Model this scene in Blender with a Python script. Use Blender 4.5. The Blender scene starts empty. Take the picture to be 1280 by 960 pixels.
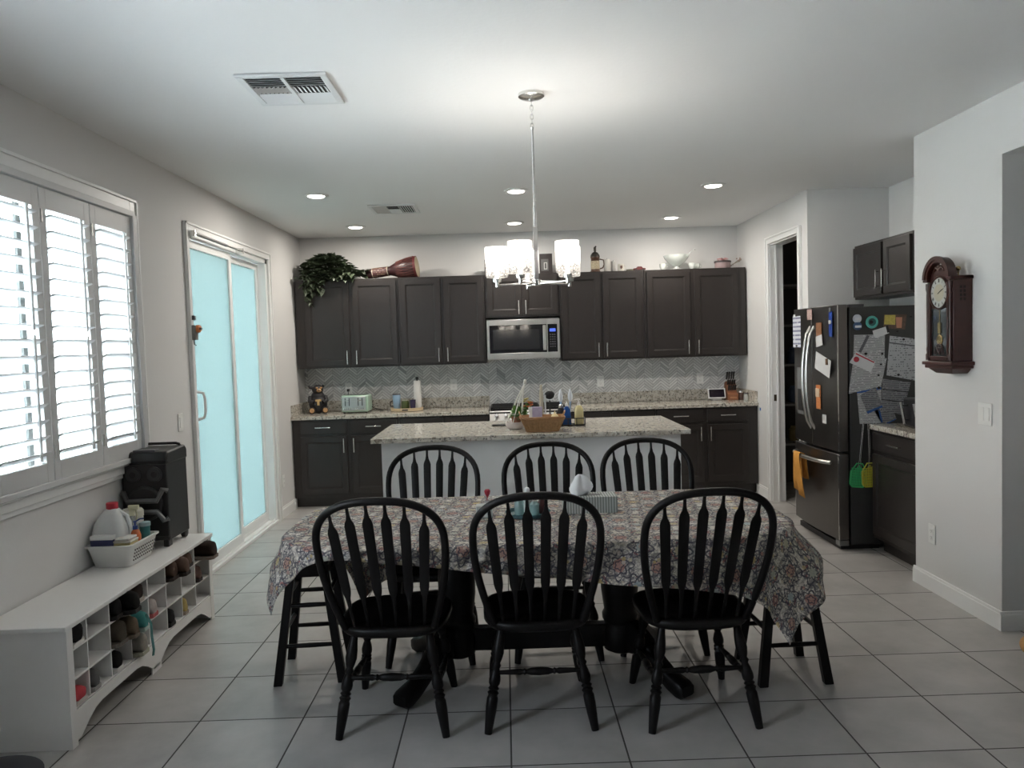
import bpy, bmesh, math, random
from mathutils import Vector, Matrix
PI = math.pi
random.seed(7)
S = bpy.context.scene
COL = S.collection

# ------------------------------------------------------------------ camera
f, pi_, ro, ya = 973.62, 0.04995, -0.03106, 0.00853
Rt = Vector((math.cos(ya), -math.sin(ya), 0))
Fw = Vector((math.cos(pi_)*math.sin(ya), math.cos(pi_)*math.cos(ya), -math.sin(pi_)))
U0 = Vector((math.sin(pi_)*math.sin(ya), math.sin(pi_)*math.cos(ya), math.cos(pi_)))
cr = math.cos(ro)*Rt + math.sin(ro)*U0
cu = -math.sin(ro)*Rt + math.cos(ro)*U0
cam_d = bpy.data.cameras.new('camera'); cam = bpy.data.objects.new('camera', cam_d); COL.objects.link(cam)
M4 = Matrix((cr, cu, -Fw)).transposed().to_4x4(); M4.translation = Vector((0, 0, 1.55))
cam.matrix_world = M4
cam_d.sensor_width = 36; cam_d.sensor_fit = 'HORIZONTAL'; cam_d.lens = f/1280*36; cam_d.clip_start = .05
S.camera = cam

# ------------------------------------------------------------------ world, exposure
S.view_settings.view_transform = 'Standard'; S.view_settings.look = 'None'
S.view_settings.gamma = 1; S.view_settings.use_curve_mapping = False
S.view_settings.exposure = 1.38
W = bpy.data.worlds.new('sky'); S.world = W; W.use_nodes = True
bg = W.node_tree.nodes['Background']; bg.inputs[0].default_value = (.83, .93, 1.05, 1); bg.inputs[1].default_value = 6.5

def area(name, loc, rot, sx, sy, power, col=(1, 1, 1), portal=False, shape='RECTANGLE'):
    l = bpy.data.lights.new(name, 'AREA'); l.shape = shape; l.size = sx
    if shape == 'RECTANGLE': l.size_y = sy
    l.energy = power; l.color = col
    if portal: l.cycles.is_portal = True
    o = bpy.data.objects.new(name, l); COL.objects.link(o); o.location = loc; o.rotation_euler = rot
    return o
area('added_window_portal', (-2.27, 1.26, 1.59), (0, -PI/2, 0), 1.58, .72, 1, portal=True)  # portal for the unseen window added to bring in daylight
area('window_daylight_portal', (-2.27, 3.2, 1.66), (0, -PI/2, 0), 1.36, 2.9, 1, portal=True)

sl_ = bpy.data.lights.new('sun', 'SUN'); sl_.energy = 32; sl_.angle = .01; sl_.color = (.97, .98, 1)
so_ = bpy.data.objects.new('sun', sl_); COL.objects.link(so_); so_.rotation_euler = (0, math.radians(42), math.radians(-12))
# ------------------------------------------------------------------ node maths helper
class N:
    """tiny expression builder for procedural materials"""
    def __init__(s, nt, sock): s.nt, s.s = nt, sock
    def _m(s, op, b=None, c=None, r=False):
        n = s.nt.nodes.new('ShaderNodeMath'); n.operation = op
        ins = [s, b, c]
        if r: ins = [b, s, c]
        for i, v in enumerate(ins):
            if v is None: continue
            if isinstance(v, N): s.nt.links.new(v.s, n.inputs[i])
            else: n.inputs[i].default_value = v
        return N(s.nt, n.outputs[0])
    def __add__(s, o): return s._m('ADD', o)
    __radd__ = __add__
    def __sub__(s, o): return s._m('SUBTRACT', o)
    def __rsub__(s, o): return s._m('SUBTRACT', o, r=True)
    def __mul__(s, o): return s._m('MULTIPLY', o)
    __rmul__ = __mul__
    def __truediv__(s, o): return s._m('DIVIDE', o)
    def abs(s): return s._m('ABSOLUTE')
    def fract(s): return s._m('FRACT')
    def floor(s): return s._m('FLOOR')
    def sin(s): return s._m('SINE')
    def cos(s): return s._m('COSINE')
    def lt(s, o): return s._m('LESS_THAN', o)
    def gt(s, o): return s._m('GREATER_THAN', o)
    def mx(s, o): return s._m('MAXIMUM', o)
    def mn(s, o): return s._m('MINIMUM', o)
    def sqrt(s): return s._m('SQRT')
    def atan2(s, o): return s._m('ARCTAN2', o)

def new_mat(name):
    m = bpy.data.materials.new(name); m.use_nodes = True
    nt = m.node_tree; b = nt.nodes['Principled BSDF']
    return m, nt, b
def coords(nt, kind='Object'):
    tc = nt.nodes.new('ShaderNodeTexCoord'); sp = nt.nodes.new('ShaderNodeSeparateXYZ')
    nt.links.new(tc.outputs[kind], sp.inputs[0])
    return tc.outputs[kind], N(nt, sp.outputs[0]), N(nt, sp.outputs[1]), N(nt, sp.outputs[2])
def comb(nt, x, y, z=None):
    c = nt.nodes.new('ShaderNodeCombineXYZ')
    for i, v in enumerate((x, y, z)):
        if v is None: continue
        if isinstance(v, N): nt.links.new(v.s, c.inputs[i])
        else: c.inputs[i].default_value = v
    return c.outputs[0]
def noise(nt, vec, scale, detail=3, rough=.5, out='Fac'):
    n = nt.nodes.new('ShaderNodeTexNoise'); n.inputs['Scale'].default_value = scale
    n.inputs['Detail'].default_value = detail; n.inputs['Roughness'].default_value = rough
    nt.links.new(vec, n.inputs['Vector']); return N(nt, n.outputs[out])
def white(nt, vec):
    n = nt.nodes.new('ShaderNodeTexWhiteNoise'); nt.links.new(vec, n.inputs['Vector']); return N(nt, n.outputs['Value'])
def voro(nt, vec, scale, feat='F1', out='Distance'):
    n = nt.nodes.new('ShaderNodeTexVoronoi'); n.feature = feat; n.inputs['Scale'].default_value = scale
    nt.links.new(vec, n.inputs['Vector']); return N(nt, n.outputs[out])
def mix(nt, fac, a, b):
    n = nt.nodes.new('ShaderNodeMix'); n.data_type = 'RGBA'; n.clamp_factor = True
    def put(v, s):
        if isinstance(v, N): nt.links.new(v.s, s)
        elif isinstance(v, (tuple, list)): s.default_value = (*v[:3], 1)
        else: s.default_value = v
    put(fac, n.inputs[0]); put(a, n.inputs[6]); put(b, n.inputs[7])
    return N(nt, n.outputs[2])
def ramp(nt, fac, stops):
    n = nt.nodes.new('ShaderNodeValToRGB'); nt.links.new(fac.s, n.inputs[0]); e = n.color_ramp.elements
    while len(e) < len(stops): e.new(.5)
    for el, (p, c) in zip(e, stops): el.position = p; el.color = (*c, 1)
    return N(nt, n.outputs[0])
def bump(nt, b, h, strength=.2, dist=.002):
    n = nt.nodes.new('ShaderNodeBump'); n.inputs['Strength'].default_value = strength; n.inputs['Distance'].default_value = dist
    nt.links.new(h.s, n.inputs['Height']); nt.links.new(n.outputs[0], b.inputs['Normal'])

MC = {}
def mat(name, col, rough=.5, metal=0, var=.08, scale=25, bumpk=0, spec=None):
    """plain procedural material: base colour with faint noise variation"""
    if name in MC: return MC[name]
    m, nt, b = new_mat(name)
    v, x, y, z = coords(nt)
    n = noise(nt, v, scale, 3)
    lo = tuple(c*(1-var) for c in col); hi = tuple(min(1, c*(1+var)) for c in col)
    nt.links.new(mix(nt, n, lo, hi).s, b.inputs['Base Color'])
    b.inputs['Roughness'].default_value = rough; b.inputs['Metallic'].default_value = metal
    if spec is not None: b.inputs['Specular IOR Level'].default_value = spec
    if bumpk: bump(nt, b, noise(nt, v, scale*6, 2), bumpk)
    MC[name] = m; return m
def emat(name, col, strength):
    if name in MC: return MC[name]
    m, nt, b = new_mat(name)
    b.inputs['Base Color'].default_value = (*col, 1); b.inputs['Emission Color'].default_value = (*col, 1)
    b.inputs['Emission Strength'].default_value = strength; MC[name] = m; return m
def glassy(name, col, alpha=.75, rough=.08):
    """thin glass: mostly see-through with glossy reflection"""
    if name in MC: return MC[name]
    m, nt, b = new_mat(name)
    t = nt.nodes.new('ShaderNodeBsdfTransparent'); t.inputs[0].default_value = (*col, 1)
    mx = nt.nodes.new('ShaderNodeMixShader'); mx.inputs[0].default_value = 1-alpha
    b.inputs['Base Color'].default_value = (*col, 1); b.inputs['Roughness'].default_value = rough
    nt.links.new(t.outputs[0], mx.inputs[1]); nt.links.new(b.outputs[0], mx.inputs[2])
    nt.links.new(mx.outputs[0], nt.nodes['Material Output'].inputs[0]); MC[name] = m; return m

# ---- room materials
def m_wall():
    m, nt, b = new_mat('wall_paint'); v, x, y, z = coords(nt)
    nt.links.new(mix(nt, noise(nt, v, 1.2, 2), (.625, .618, .608), (.665, .658, .648)).s, b.inputs['Base Color'])
    b.inputs['Roughness'].default_value = .75
    bump(nt, b, noise(nt, v, 60, 4), .25, .003); return m
def m_ceil():
    m, nt, b = new_mat('ceiling_paint'); v, x, y, z = coords(nt)
    nt.links.new(mix(nt, noise(nt, v, 1.0, 2), (.79, .79, .785), (.83, .83, .825)).s, b.inputs['Base Color'])
    b.inputs['Roughness'].default_value = .8
    bump(nt, b, noise(nt, v, 45, 4), .3, .003); return m
TILE = .43867; GX = -.02166; GY = 4.99285
def m_floor():
    m, nt, b = new_mat('floor_tile'); v, x, y, z = coords(nt)
    u = (x-GX)/TILE; w = (y-GY)/TILE
    iu, iw = u.floor(), w.floor(); fu, fw = u.fract(), w.fract()
    g = .0065/TILE/2
    e = (fu.mn(1-fu)).mn(fw.mn(1-fw)); grout = e.lt(g)
    rnd = white(nt, comb(nt, iu, iw))
    off = comb(nt, x+rnd*9.0, y+rnd*5.0, rnd*3.0)
    c = noise(nt, off, 3.2, 6, .6)
    tile = ramp(nt, c, [(.28, (.31, .295, .28)), (.5, (.39, .375, .355)), (.75, (.47, .45, .43))])
    tile = mix(nt, rnd*.12, tile, (.32, .31, .30))
    nt.links.new(mix(nt, grout, tile, (.05, .045, .04)).s, b.inputs['Base Color'])
    r = .30 + noise(nt, v, 14, 4)*.16 + grout*.4
    nt.links.new(r.s, b.inputs['Roughness'])
    bump(nt, b, (e*60).mn(1), .5, .002); return m
def m_granite():
    m, nt, b = new_mat('granite'); v, x, y, z = coords(nt)
    base = ramp(nt, noise(nt, v, 22, 5, .65), [(.3, (.30, .27, .22)), (.45, (.50, .46, .39)), (.6, (.62, .59, .52)), (.8, (.72, .70, .65))])
    cell = voro(nt, v, 95, 'F1', 'Color')
    sp = noise(nt, v, 50, 3, .7)
    c = mix(nt, cell*.25, base, (.34, .34, .33))
    c = mix(nt, sp.lt(.425)*.85, c, (.10, .095, .09))
    c = mix(nt, noise(nt, v, 33, 2).gt(.62)*.6, c, (.22, .18, .14))
    nt.links.new(c.s, b.inputs['Base Color']); b.inputs['Roughness'].default_value = .13; return m
def m_chevron():
    m, nt, b = new_mat('chevron_marble'); v, x, y, z = coords(nt)
    cw = .087; hh = .031
    u = x/cw; iu = u.floor(); fu = u.fract()
    odd = (iu*.5).fract().gt(.25)
    tri = fu*(1-odd)+(1-fu)*odd
    w = (z-tri*cw*.85)/hh; iw = w.floor(); fw = w.fract()
    e = (fw.mn(1-fw)*hh).mn(fu.mn(1-fu)*cw+.0016)
    rnd = white(nt, comb(nt, iu, iw, 3.0))
    c = ramp(nt, rnd, [(0, (.34, .345, .345)), (.03, (.42, .425, .425)), (.08, (.56, .565, .56)), (.7, (.70, .705, .695)), (1, (.80, .80, .785))])
    c = mix(nt, noise(nt, v, 30, 5, .7)*.35, c, (.36, .37, .38))
    c = mix(nt, e.lt(.0022), c, (.20, .20, .198))
    nt.links.new(c.s, b.inputs['Base Color']); b.inputs['Roughness'].default_value = .22
    bump(nt, b, (e*300).mn(1), .4, .002); return m
def m_cab():
    m, nt, b = new_mat('espresso_cabinet'); v, x, y, z = coords(nt)
    st = noise(nt, comb(nt, x*9, y*9, z*1.2), 5, 5, .6)
    c = mix(nt, st, (.016, .0125, .011), (.028, .022, .0195))
    c = mix(nt, noise(nt, v, 2.5, 2)*.5, c, (.028, .026, .026))
    nt.links.new(c.s, b.inputs['Base Color']); b.inputs['Roughness'].default_value = .33; return m
def m_cloth():
    m, nt, b = new_mat('damask_cloth'); v, u0, v0, z = coords(nt, 'UV')
    nz1 = noise(nt, v, 9, 2)-.5; nz2 = noise(nt, comb(nt, u0+7.3, v0+2.1), 9, 2)-.5
    def lattice(ox, oy, s):
        a = ((u0+nz1*.02)/s+ox); bb = ((v0+nz2*.02)/s+oy)
        ida = a.floor(); idb = bb.floor()
        px = a.fract()-.5; py = bb.fract()-.5
        r = (px*px+py*py).sqrt(); th = py.atan2(px)
        return r, th, px, py, white(nt, comb(nt, ida, idb, ox))
    s = .155
    r, th, px, py, rn = lattice(0, 0, s); r2, th2, qx, qy, rn2 = lattice(.5, .5, s)
    base = mix(nt, noise(nt, v, 6, 2).gt(.5)*.55, (.64, .60, .53), (.55, .49, .37))
    scroll = ((voro(nt, v, 42, 'DISTANCE_TO_EDGE')).lt(.10))
    scroll2 = (noise(nt, v, 46, 2)-.5).abs().lt(.045)
    navy = (.030, .032, .052)
    c = mix(nt, scroll2*.5, base, (.10, .10, .13))
    c = mix(nt, scroll*.3, c, (.16, .13, .13))
    pet = (r-.33-.06*(th*8).cos()).abs().lt(.022)
    pet2 = (r-.21-.045*(th*6).sin()).abs().lt(.024)
    pet3 = (r-.10-.02*(th*5).cos()).abs().lt(.02)
    qet = (r2-.27-.06*(th2*6).cos()).abs().lt(.028)
    qet2 = (r2-.15-.03*(th2*8).sin()).abs().lt(.022)
    c = mix(nt, (r.lt(.17))*.75, c, mix(nt, rn, (.26, .075, .065), (.36, .20, .14)))
    c = mix(nt, (r2.lt(.12))*.8, c, mix(nt, rn2, (.42, .30, .10), (.25, .33, .36)))
    c = mix(nt, (r2-.21).abs().lt(.03)*noise(nt, v, 30, 1).gt(.5)*.8, c, (.33, .09, .08))
    curl = (noise(nt, v, 58, 2)-.5).abs().lt(.075)
    zone = (r-.30).abs().lt(.13).mx((r2-.22).abs().lt(.08))
    c = mix(nt, zone*curl*.6, c, navy)
    k = pet.mx(pet2).mx(pet3).mx(qet).mx(qet2)
    c = mix(nt, k*.8, c, navy)
    fl = voro(nt, v, 26).lt(.22)
    c = mix(nt, fl*.7, c, ramp(nt, voro(nt, v, 26, 'F1', 'Color'), [(0, (.34, .06, .05)), (.4, (.55, .50, .42)), (.7, (.45, .33, .12)), (1, (.12, .14, .2))]))
    nt.links.new(c.s, b.inputs['Base Color']); b.inputs['Roughness'].default_value = .85
    bump(nt, b, noise(nt, v, 400, 2), .25, .001); return m
def m_steel(name, col, rough, along='z'):
    m, nt, b = new_mat(name); v, x, y, z = coords(nt)
    st = noise(nt, comb(nt, x*2, y*2, z*160) if along == 'x' else comb(nt, x*160, y*160, z*2), 2, 3)
    nt.links.new(mix(nt, st, tuple(c*.9 for c in col), tuple(c*1.1 for c in col)).s, b.inputs['Base Color'])
    b.inputs['Metallic'].default_value = 1; b.inputs['Roughness'].default_value = rough; return m
def m_film():
    """frosted privacy film on the sliding door: diffuses daylight, blue-green tint"""
    m, nt, b = new_mat('frosted_film'); v, x, y, z = coords(nt)
    n = noise(nt, v, 40, 4, .7)
    c = mix(nt, n, (.190, .232, .228), (.212, .256, .250))
    tr = nt.nodes.new('ShaderNodeBsdfTranslucent'); nt.links.new(c.s, tr.inputs[0])
    gl = nt.nodes.new('ShaderNodeBsdfGlossy'); gl.inputs['Roughness'].default_value = .25
    mx = nt.nodes.new('ShaderNodeMixShader'); mx.inputs[0].default_value = .05
    nt.links.new(tr.outputs[0], mx.inputs[1]); nt.links.new(gl.outputs[0], mx.inputs[2])
    nt.links.new(mx.outputs[0], nt.nodes['Material Output'].inputs[0]); return m
def m_shade():
    """crackled lamp glass"""
    m, nt, b = new_mat('crackle_glass'); v, x, y, z = coords(nt)
    e = voro(nt, v, 75, 'DISTANCE_TO_EDGE').lt(.085)
    c = mix(nt, e, (.85, .84, .82), (.32, .32, .325))
    tr = nt.nodes.new('ShaderNodeBsdfTranslucent'); nt.links.new(c.s, tr.inputs[0])
    tp = nt.nodes.new('ShaderNodeBsdfTransparent'); nt.links.new(c.s, tp.inputs[0])
    gl = nt.nodes.new('ShaderNodeBsdfGlossy'); gl.inputs['Roughness'].default_value = .1
    a = nt.nodes.new('ShaderNodeMixShader'); a.inputs[0].default_value = .45
    nt.links.new(tp.outputs[0], a.inputs[1]); nt.links.new(tr.outputs[0], a.inputs[2])
    g = nt.nodes.new('ShaderNodeMixShader'); g.inputs[0].default_value = .06
    nt.links.new(a.outputs[0], g.inputs[1]); nt.links.new(gl.outputs[0], g.inputs[2])
    nt.links.new(g.outputs[0], nt.nodes['Material Output'].inputs[0]); return m
def m_stripe(name, a, bcol, period, axis='x', duty=.3):
    if name in MC: return MC[name]
    m, nt, b = new_mat(name); v, x, y, z = coords(nt)
    t = {'x': x, 'y': y, 'z': z}[axis]
    nt.links.new(mix(nt, (t/period).fract().lt(duty), a, bcol).s, b.inputs['Base Color']); b.inputs['Roughness'].default_value = .7
    MC[name] = m; return m
def m_print(name, paper, ink, period=.012, density=.5, axis='z', block=None):
    """paper with broken lines of small print"""
    if name in MC: return MC[name]
    m, nt, b = new_mat(name); v, x, y, z = coords(nt)
    line = (z/period).fract().lt(.4)
    gaps = noise(nt, comb(nt, x*60, y*0, (z/period).floor()*3.7), 1.0, 1).gt(1-density)
    c = mix(nt, line*gaps*.75, paper, ink)
    nt.links.new(c.s, b.inputs['Base Color']); b.inputs['Roughness'].default_value = .6
    MC[name] = m; return m

WALL, CEIL, FLOOR, GRAN, CHEV, CAB, CLOTH = m_wall(), m_ceil(), m_floor(), m_granite(), m_chevron(), m_cab(), m_cloth()
FILM, SHADE = m_film(), m_shade()
TRIM = mat('white_trim', (.78, .78, .77), .35, var=.02)
SHUT = mat('shutter_white', (.58, .58, .575), .4, var=.02)
STEEL = m_steel('brushed_steel', (.62, .61, .59), .28, 'x')
DSTEEL = m_steel('black_stainless', (.20, .19, .185), .32)
NICKEL = mat('satin_nickel', (.72, .71, .69), .25, 1, var=.03)
CHROME = mat('chrome', (.85, .85, .85), .08, 1, var=.01)
BLACKW = mat('black_lacquered_wood', (.0045, .0038, .0037), .42, var=.3, spec=.22)
BLACKP = mat('black_plastic', (.012, .012, .013), .4, var=.2)
GREYP = mat('dark_grey_plastic', (.07, .07, .075), .45)
WHITEP = mat('white_plastic', (.75, .75, .73), .4, var=.03)
BENCH = mat('white_laminate', (.74, .73, .71), .4, var=.02)
DGLASS = mat('black_glass', (.006, .006, .008), .05)

# ------------------------------------------------------------------ mesh builder
class MB:
    def __init__(s): s.bm = bmesh.new(); s.uv = None
    def box(s, x0, x1, y0, y1, z0, z1):
        v = [s.bm.verts.new(p) for p in ((x0,y0,z0),(x1,y0,z0),(x1,y1,z0),(x0,y1,z0),(x0,y0,z1),(x1,y0,z1),(x1,y1,z1),(x0,y1,z1))]
        for q in ((3,2,1,0),(4,5,6,7),(0,1,5,4),(1,2,6,5),(2,3,7,6),(3,0,4,7)): s.bm.faces.new([v[i] for i in q])
        return s
    def taper(s, c0, w0, d0, z0, c1, w1, d1, z1):
        """box between two horizontal rectangles"""
        a = [(c0[0]+i*w0/2, c0[1]+j*d0/2, z0) for i, j in ((-1,-1),(1,-1),(1,1),(-1,1))]
        b = [(c1[0]+i*w1/2, c1[1]+j*d1/2, z1) for i, j in ((-1,-1),(1,-1),(1,1),(-1,1))]
        v = [s.bm.verts.new(p) for p in a+b]
        for q in ((3,2,1,0),(4,5,6,7),(0,1,5,4),(1,2,6,5),(2,3,7,6),(3,0,4,7)): s.bm.faces.new([v[i] for i in q])
        return s
    def turned(s, p0, p1, prof, n=14, sx=1, caps=True):
        """lathe profile [(t, r)] along p0->p1"""
        p0, p1 = Vector(p0), Vector(p1); d = (p1-p0); L = d.length; d.normalize()
        a = d.orthogonal().normalized()
        if abs(d.z) > .7: a = (Vector((1,0,0)) - d*d.x).normalized()
        b = d.cross(a).normalized(); rings = []
        for t, r in prof:
            c = p0+(p1-p0)*t
            rings.append([s.bm.verts.new(c + a*math.cos(2*PI*i/n)*r*sx + b*math.sin(2*PI*i/n)*r) for i in range(n)])
        for r0, r1 in zip(rings, rings[1:]):
            for i in range(n): s.bm.faces.new((r0[i], r0[(i+1)%n], r1[(i+1)%n], r1[i]))
        if caps:
            s.bm.faces.new(rings[0][::-1]); s.bm.faces.new(rings[-1])
        return s
    def lathe(s, c, prof, n=20, caps=True):
        """profile [(r, z)] about vertical axis at c"""
        rings = [[s.bm.verts.new((c[0]+max(r,1e-4)*math.cos(2*PI*i/n), c[1]+max(r,1e-4)*math.sin(2*PI*i/n), c[2]+z)) for i in range(n)] for r, z in prof]
        for r0, r1 in zip(rings, rings[1:]):
            for i in range(n): s.bm.faces.new((r0[i], r0[(i+1)%n], r1[(i+1)%n], r1[i]))
        if caps: s.bm.faces.new(rings[0][::-1]); s.bm.faces.new(rings[-1])
        return s
    def tube(s, pts, r, n=8, closed=False, flat=1, up=None):
        pts = [Vector(p) for p in pts]; rs = r if isinstance(r, (list, tuple)) else [r]*len(pts)
        rings = []; prev = None
        for i, p in enumerate(pts):
            if closed: t = pts[(i+1)%len(pts)]-pts[i-1]
            else: t = pts[min(i+1, len(pts)-1)]-pts[max(i-1, 0)]
            t.normalize()
            if up is not None: a = (Vector(up)-t*t.dot(Vector(up)))
            elif prev is None: a = t.orthogonal()
            else: a = prev-t*prev.dot(t)
            if a.length < 1e-6: a = t.orthogonal()
            a.normalize(); prev = a; b = t.cross(a)
            rings.append([s.bm.verts.new(p + a*math.cos(2*PI*k/n)*rs[i] + b*math.sin(2*PI*k/n)*rs[i]*flat) for k in range(n)])
        pr = list(zip(rings, rings[1:])) + ([(rings[-1], rings[0])] if closed else [])
        for r0, r1 in pr:
            for k in range(n): s.bm.faces.new((r0[k], r0[(k+1)%n], r1[(k+1)%n], r1[k]))
        if not closed: s.bm.faces.new(rings[0][::-1]); s.bm.faces.new(rings[-1])
        return s
    def prism(s, pts, off):
        """extrude planar polygon (3-D points) by vector off"""
        off = Vector(off); a = [s.bm.verts.new(p) for p in pts]; b = [s.bm.verts.new(Vector(p)+off) for p in pts]
        s.bm.faces.new(a[::-1]); s.bm.faces.new(b)
        for i in range(len(a)): s.bm.faces.new((a[i], a[(i+1)%len(a)], b[(i+1)%len(a)], b[i]))
        return s
    def ball(s, c, rx, ry=None, rz=None, n=14, m=9):
        ry = ry or rx; rz = rz or rx; rings = []
        for j in range(m+1):
            ph = -PI/2+PI*j/m
            rings.append([s.bm.verts.new((c[0]+rx*max(math.cos(ph),1e-3)*math.cos(2*PI*i/n), c[1]+ry*max(math.cos(ph),1e-3)*math.sin(2*PI*i/n), c[2]+rz*math.sin(ph))) for i in range(n)])
        for r0, r1 in zip(rings, rings[1:]):
            for i in range(n): s.bm.faces.new((r0[i], r0[(i+1)%n], r1[(i+1)%n], r1[i]))
        s.bm.faces.new(rings[0][::-1]); s.bm.faces.new(rings[-1]); return s
    def loft(s, secs, caps=True):
        rings = [[s.bm.verts.new(p) for p in sec] for sec in secs]; n = len(rings[0])
        for r0, r1 in zip(rings, rings[1:]):
            for i in range(n): s.bm.faces.new((r0[i], r0[(i+1)%n], r1[(i+1)%n], r1[i]))
        if caps: s.bm.faces.new(rings[0][::-1]); s.bm.faces.new(rings[-1])
        return s
    def build(s, name, m, parent=None, bev=0, smooth=40, loc=None, subsurf=0):
        bmesh.ops.recalc_face_normals(s.bm, faces=s.bm.faces)
        me = bpy.data.meshes.new(name); s.bm.to_mesh(me); s.bm.free()
        me.materials.append(m)
        if smooth:
            me.polygons.foreach_set('use_smooth', [True]*len(me.polygons)); me.set_sharp_from_angle(angle=math.radians(smooth))
        o = bpy.data.objects.new(name, me); COL.objects.link(o)
        if parent: o.parent = parent
        if loc: o.location = loc
        if bev:
            b = o.modifiers.new('bevel', 'BEVEL'); b.width = bev; b.segments = 2; b.limit_method = 'ANGLE'
        if subsurf:
            b = o.modifiers.new('sub', 'SUBSURF'); b.levels = b.render_levels = subsurf
        return o

def thing(name, label, cat, loc=(0,0,0), rz=0, group=None):
    o = bpy.data.objects.new(name, None); COL.objects.link(o); o.location = loc; o.rotation_euler = (0,0,rz)
    o.empty_display_size = .1
    return tag(o, label, cat, group)
def tag(o, label, cat, group=None):
    o['label'] = label; o['category'] = cat
    if group: o['group'] = group
    return o
def struct(mb, name, m, parent=None, **k):
    o = mb.build(name, m, parent, **k)
    if parent is None: o['kind'] = 'structure'
    return o
def kids(o): return [c for c in COL.objects if c.parent == o]
def dup(root, loc, rz, label, group=None):
    def cp(o, par):
        c = o.copy(); COL.objects.link(c); c.parent = par
        for ch in kids(o): cp(ch, c)
        return c
    r = cp(root, None); r.location = loc; r.rotation_euler = (0,0,rz); r['label'] = label
    if group: r['group'] = group
    return r
def arc(cx, cz, rx, rz, a0, a1, n):
    return [(cx+rx*math.cos(a0+(a1-a0)*i/n), cz+rz*math.sin(a0+(a1-a0)*i/n)) for i in range(n+1)]

# ================================================================== SETTING
XL, XR, D, XA, ZC = -2.119, 2.492, 8.265, 2.524, 2.735
Y0 = -2.0
XK = 3.16            # wall behind the fridge
struct(MB().box(XL-.2, 5.2, Y0-.2, D+.2, -.12, 0), 'floor', FLOOR, smooth=0)
struct(MB().box(XL-.2, 5.2, Y0-.2, D+.2, ZC, ZC+.12), 'ceiling', CEIL, smooth=0)
# left wall with window and sliding-door openings, plus one added for daylight
WY0, WY1, WZ0, WZ1 = 1.80, 4.44, 0.99, 2.345
DY0, DY1, DZ1 = 5.32, 7.09, 2.385
w = MB(); xa, xb = XL-.16, XL
w.box(xa, xb, Y0-.2, .9, 0, ZC).box(xa, xb, .9, 1.62, 0, .8).box(xa, xb, .9, 1.62, 2.38, ZC).box(xa, xb, 1.62, WY0, 0, ZC).box(xa, xb, WY0, WY1, 0, WZ0).box(xa, xb, WY0, WY1, WZ1, ZC)
w.box(xa, xb, WY1, DY0, 0, ZC).box(xa, xb, DY0, DY1, DZ1, ZC).box(xa, xb, DY1, D+.2, 0, ZC)
struct(w, 'wall_left', WALL, smooth=0)
struct(MB().box(XL, XR+.12, D, D+.16, 0, ZC), 'wall_back', WALL, smooth=0)
# right side: pantry wall with doorway, fridge alcove, pier, header
PY0, PY1, PZ = 6.545, 7.27, 2.41
w = MB(); w.box(XR, XR+.12, 6.36, PY0, 0, ZC).box(XR, XR+.12, PY1, D, 0, ZC).box(XR, XR+.12, PY0, PY1, PZ, ZC)
w.box(XR+.12, 4.12, 6.36, 6.46, 0, ZC)
struct(w, 'wall_pantry', WALL, smooth=0)
struct(MB().box(XK, XK+.12, 4.77, 6.36, 0, ZC), 'wall_alcove', WALL, smooth=0)
w = MB(); w.box(XA, 5.2, 3.93, 4.77, 0, ZC).box(XA, XA+.14, 1.6, 3.93, 2.43, ZC).box(XA, XA+.14, Y0-.2, 1.6, 0, ZC)
struct(w, 'wall_right', WALL, smooth=0)
struct(MB().box(5.08, 5.2, Y0-.2, 3.93, 0, ZC), 'wall_hall', WALL, smooth=0)
w = MB(); w.box(XL-.12,XL-.04,.9,.96,.8,2.38).box(XL-.12,XL-.04,1.56,1.62,.8,2.38).box(XL-.12,XL-.04,.96,1.56,.8,.86).box(XL-.12,XL-.04,.96,1.56,2.32,2.38)
struct(w, 'added_window', TRIM, smooth=0)  # frame of an unseen window, added to let more daylight in
# rear wall behind the viewer
w = MB().box(XL-.2, 5.2, Y0-.16, Y0, 0, ZC)
struct(w, 'wall_rear', WALL, smooth=0)
# pantry room
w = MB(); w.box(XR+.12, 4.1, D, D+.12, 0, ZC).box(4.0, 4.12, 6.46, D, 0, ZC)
struct(w, 'wall_pantry_interior', mat('pantry_gloom', (.10,.095,.09), .8), smooth=0)  # darkness of the unlit pantry put into the wall colour
# baseboards
def base(name, segs):
    w = MB()
    for x0, x1, y0, y1 in segs:
        w.box(x0, x1, y0, y1, 0, .085)
        dx = x1-x0; dy = y1-y0
        if dx < dy:
            s = 1 if name in ('baseboard_left',) else 0
            w.box(x0 if s else x0+.005, x1-.005 if s else x1, y0, y1, .085, .10)
        else: w.box(x0, x1, y0+.005, y1, .085, .10)
    struct(w, name, TRIM, smooth=0)
base('baseboard_left', [(XL, XL+.014, 1.7, 5.23), (XL, XL+.014, 7.18, 7.70)])
base('baseboard_right', [(XA-.014, XA, 3.93, 4.785)])
base('baseboard_front', [(XA-.014, 5.08, 3.916, 3.93)])
base('baseboard_pantry', [(XR-.014, XR, 7.35, 7.70)])
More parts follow.
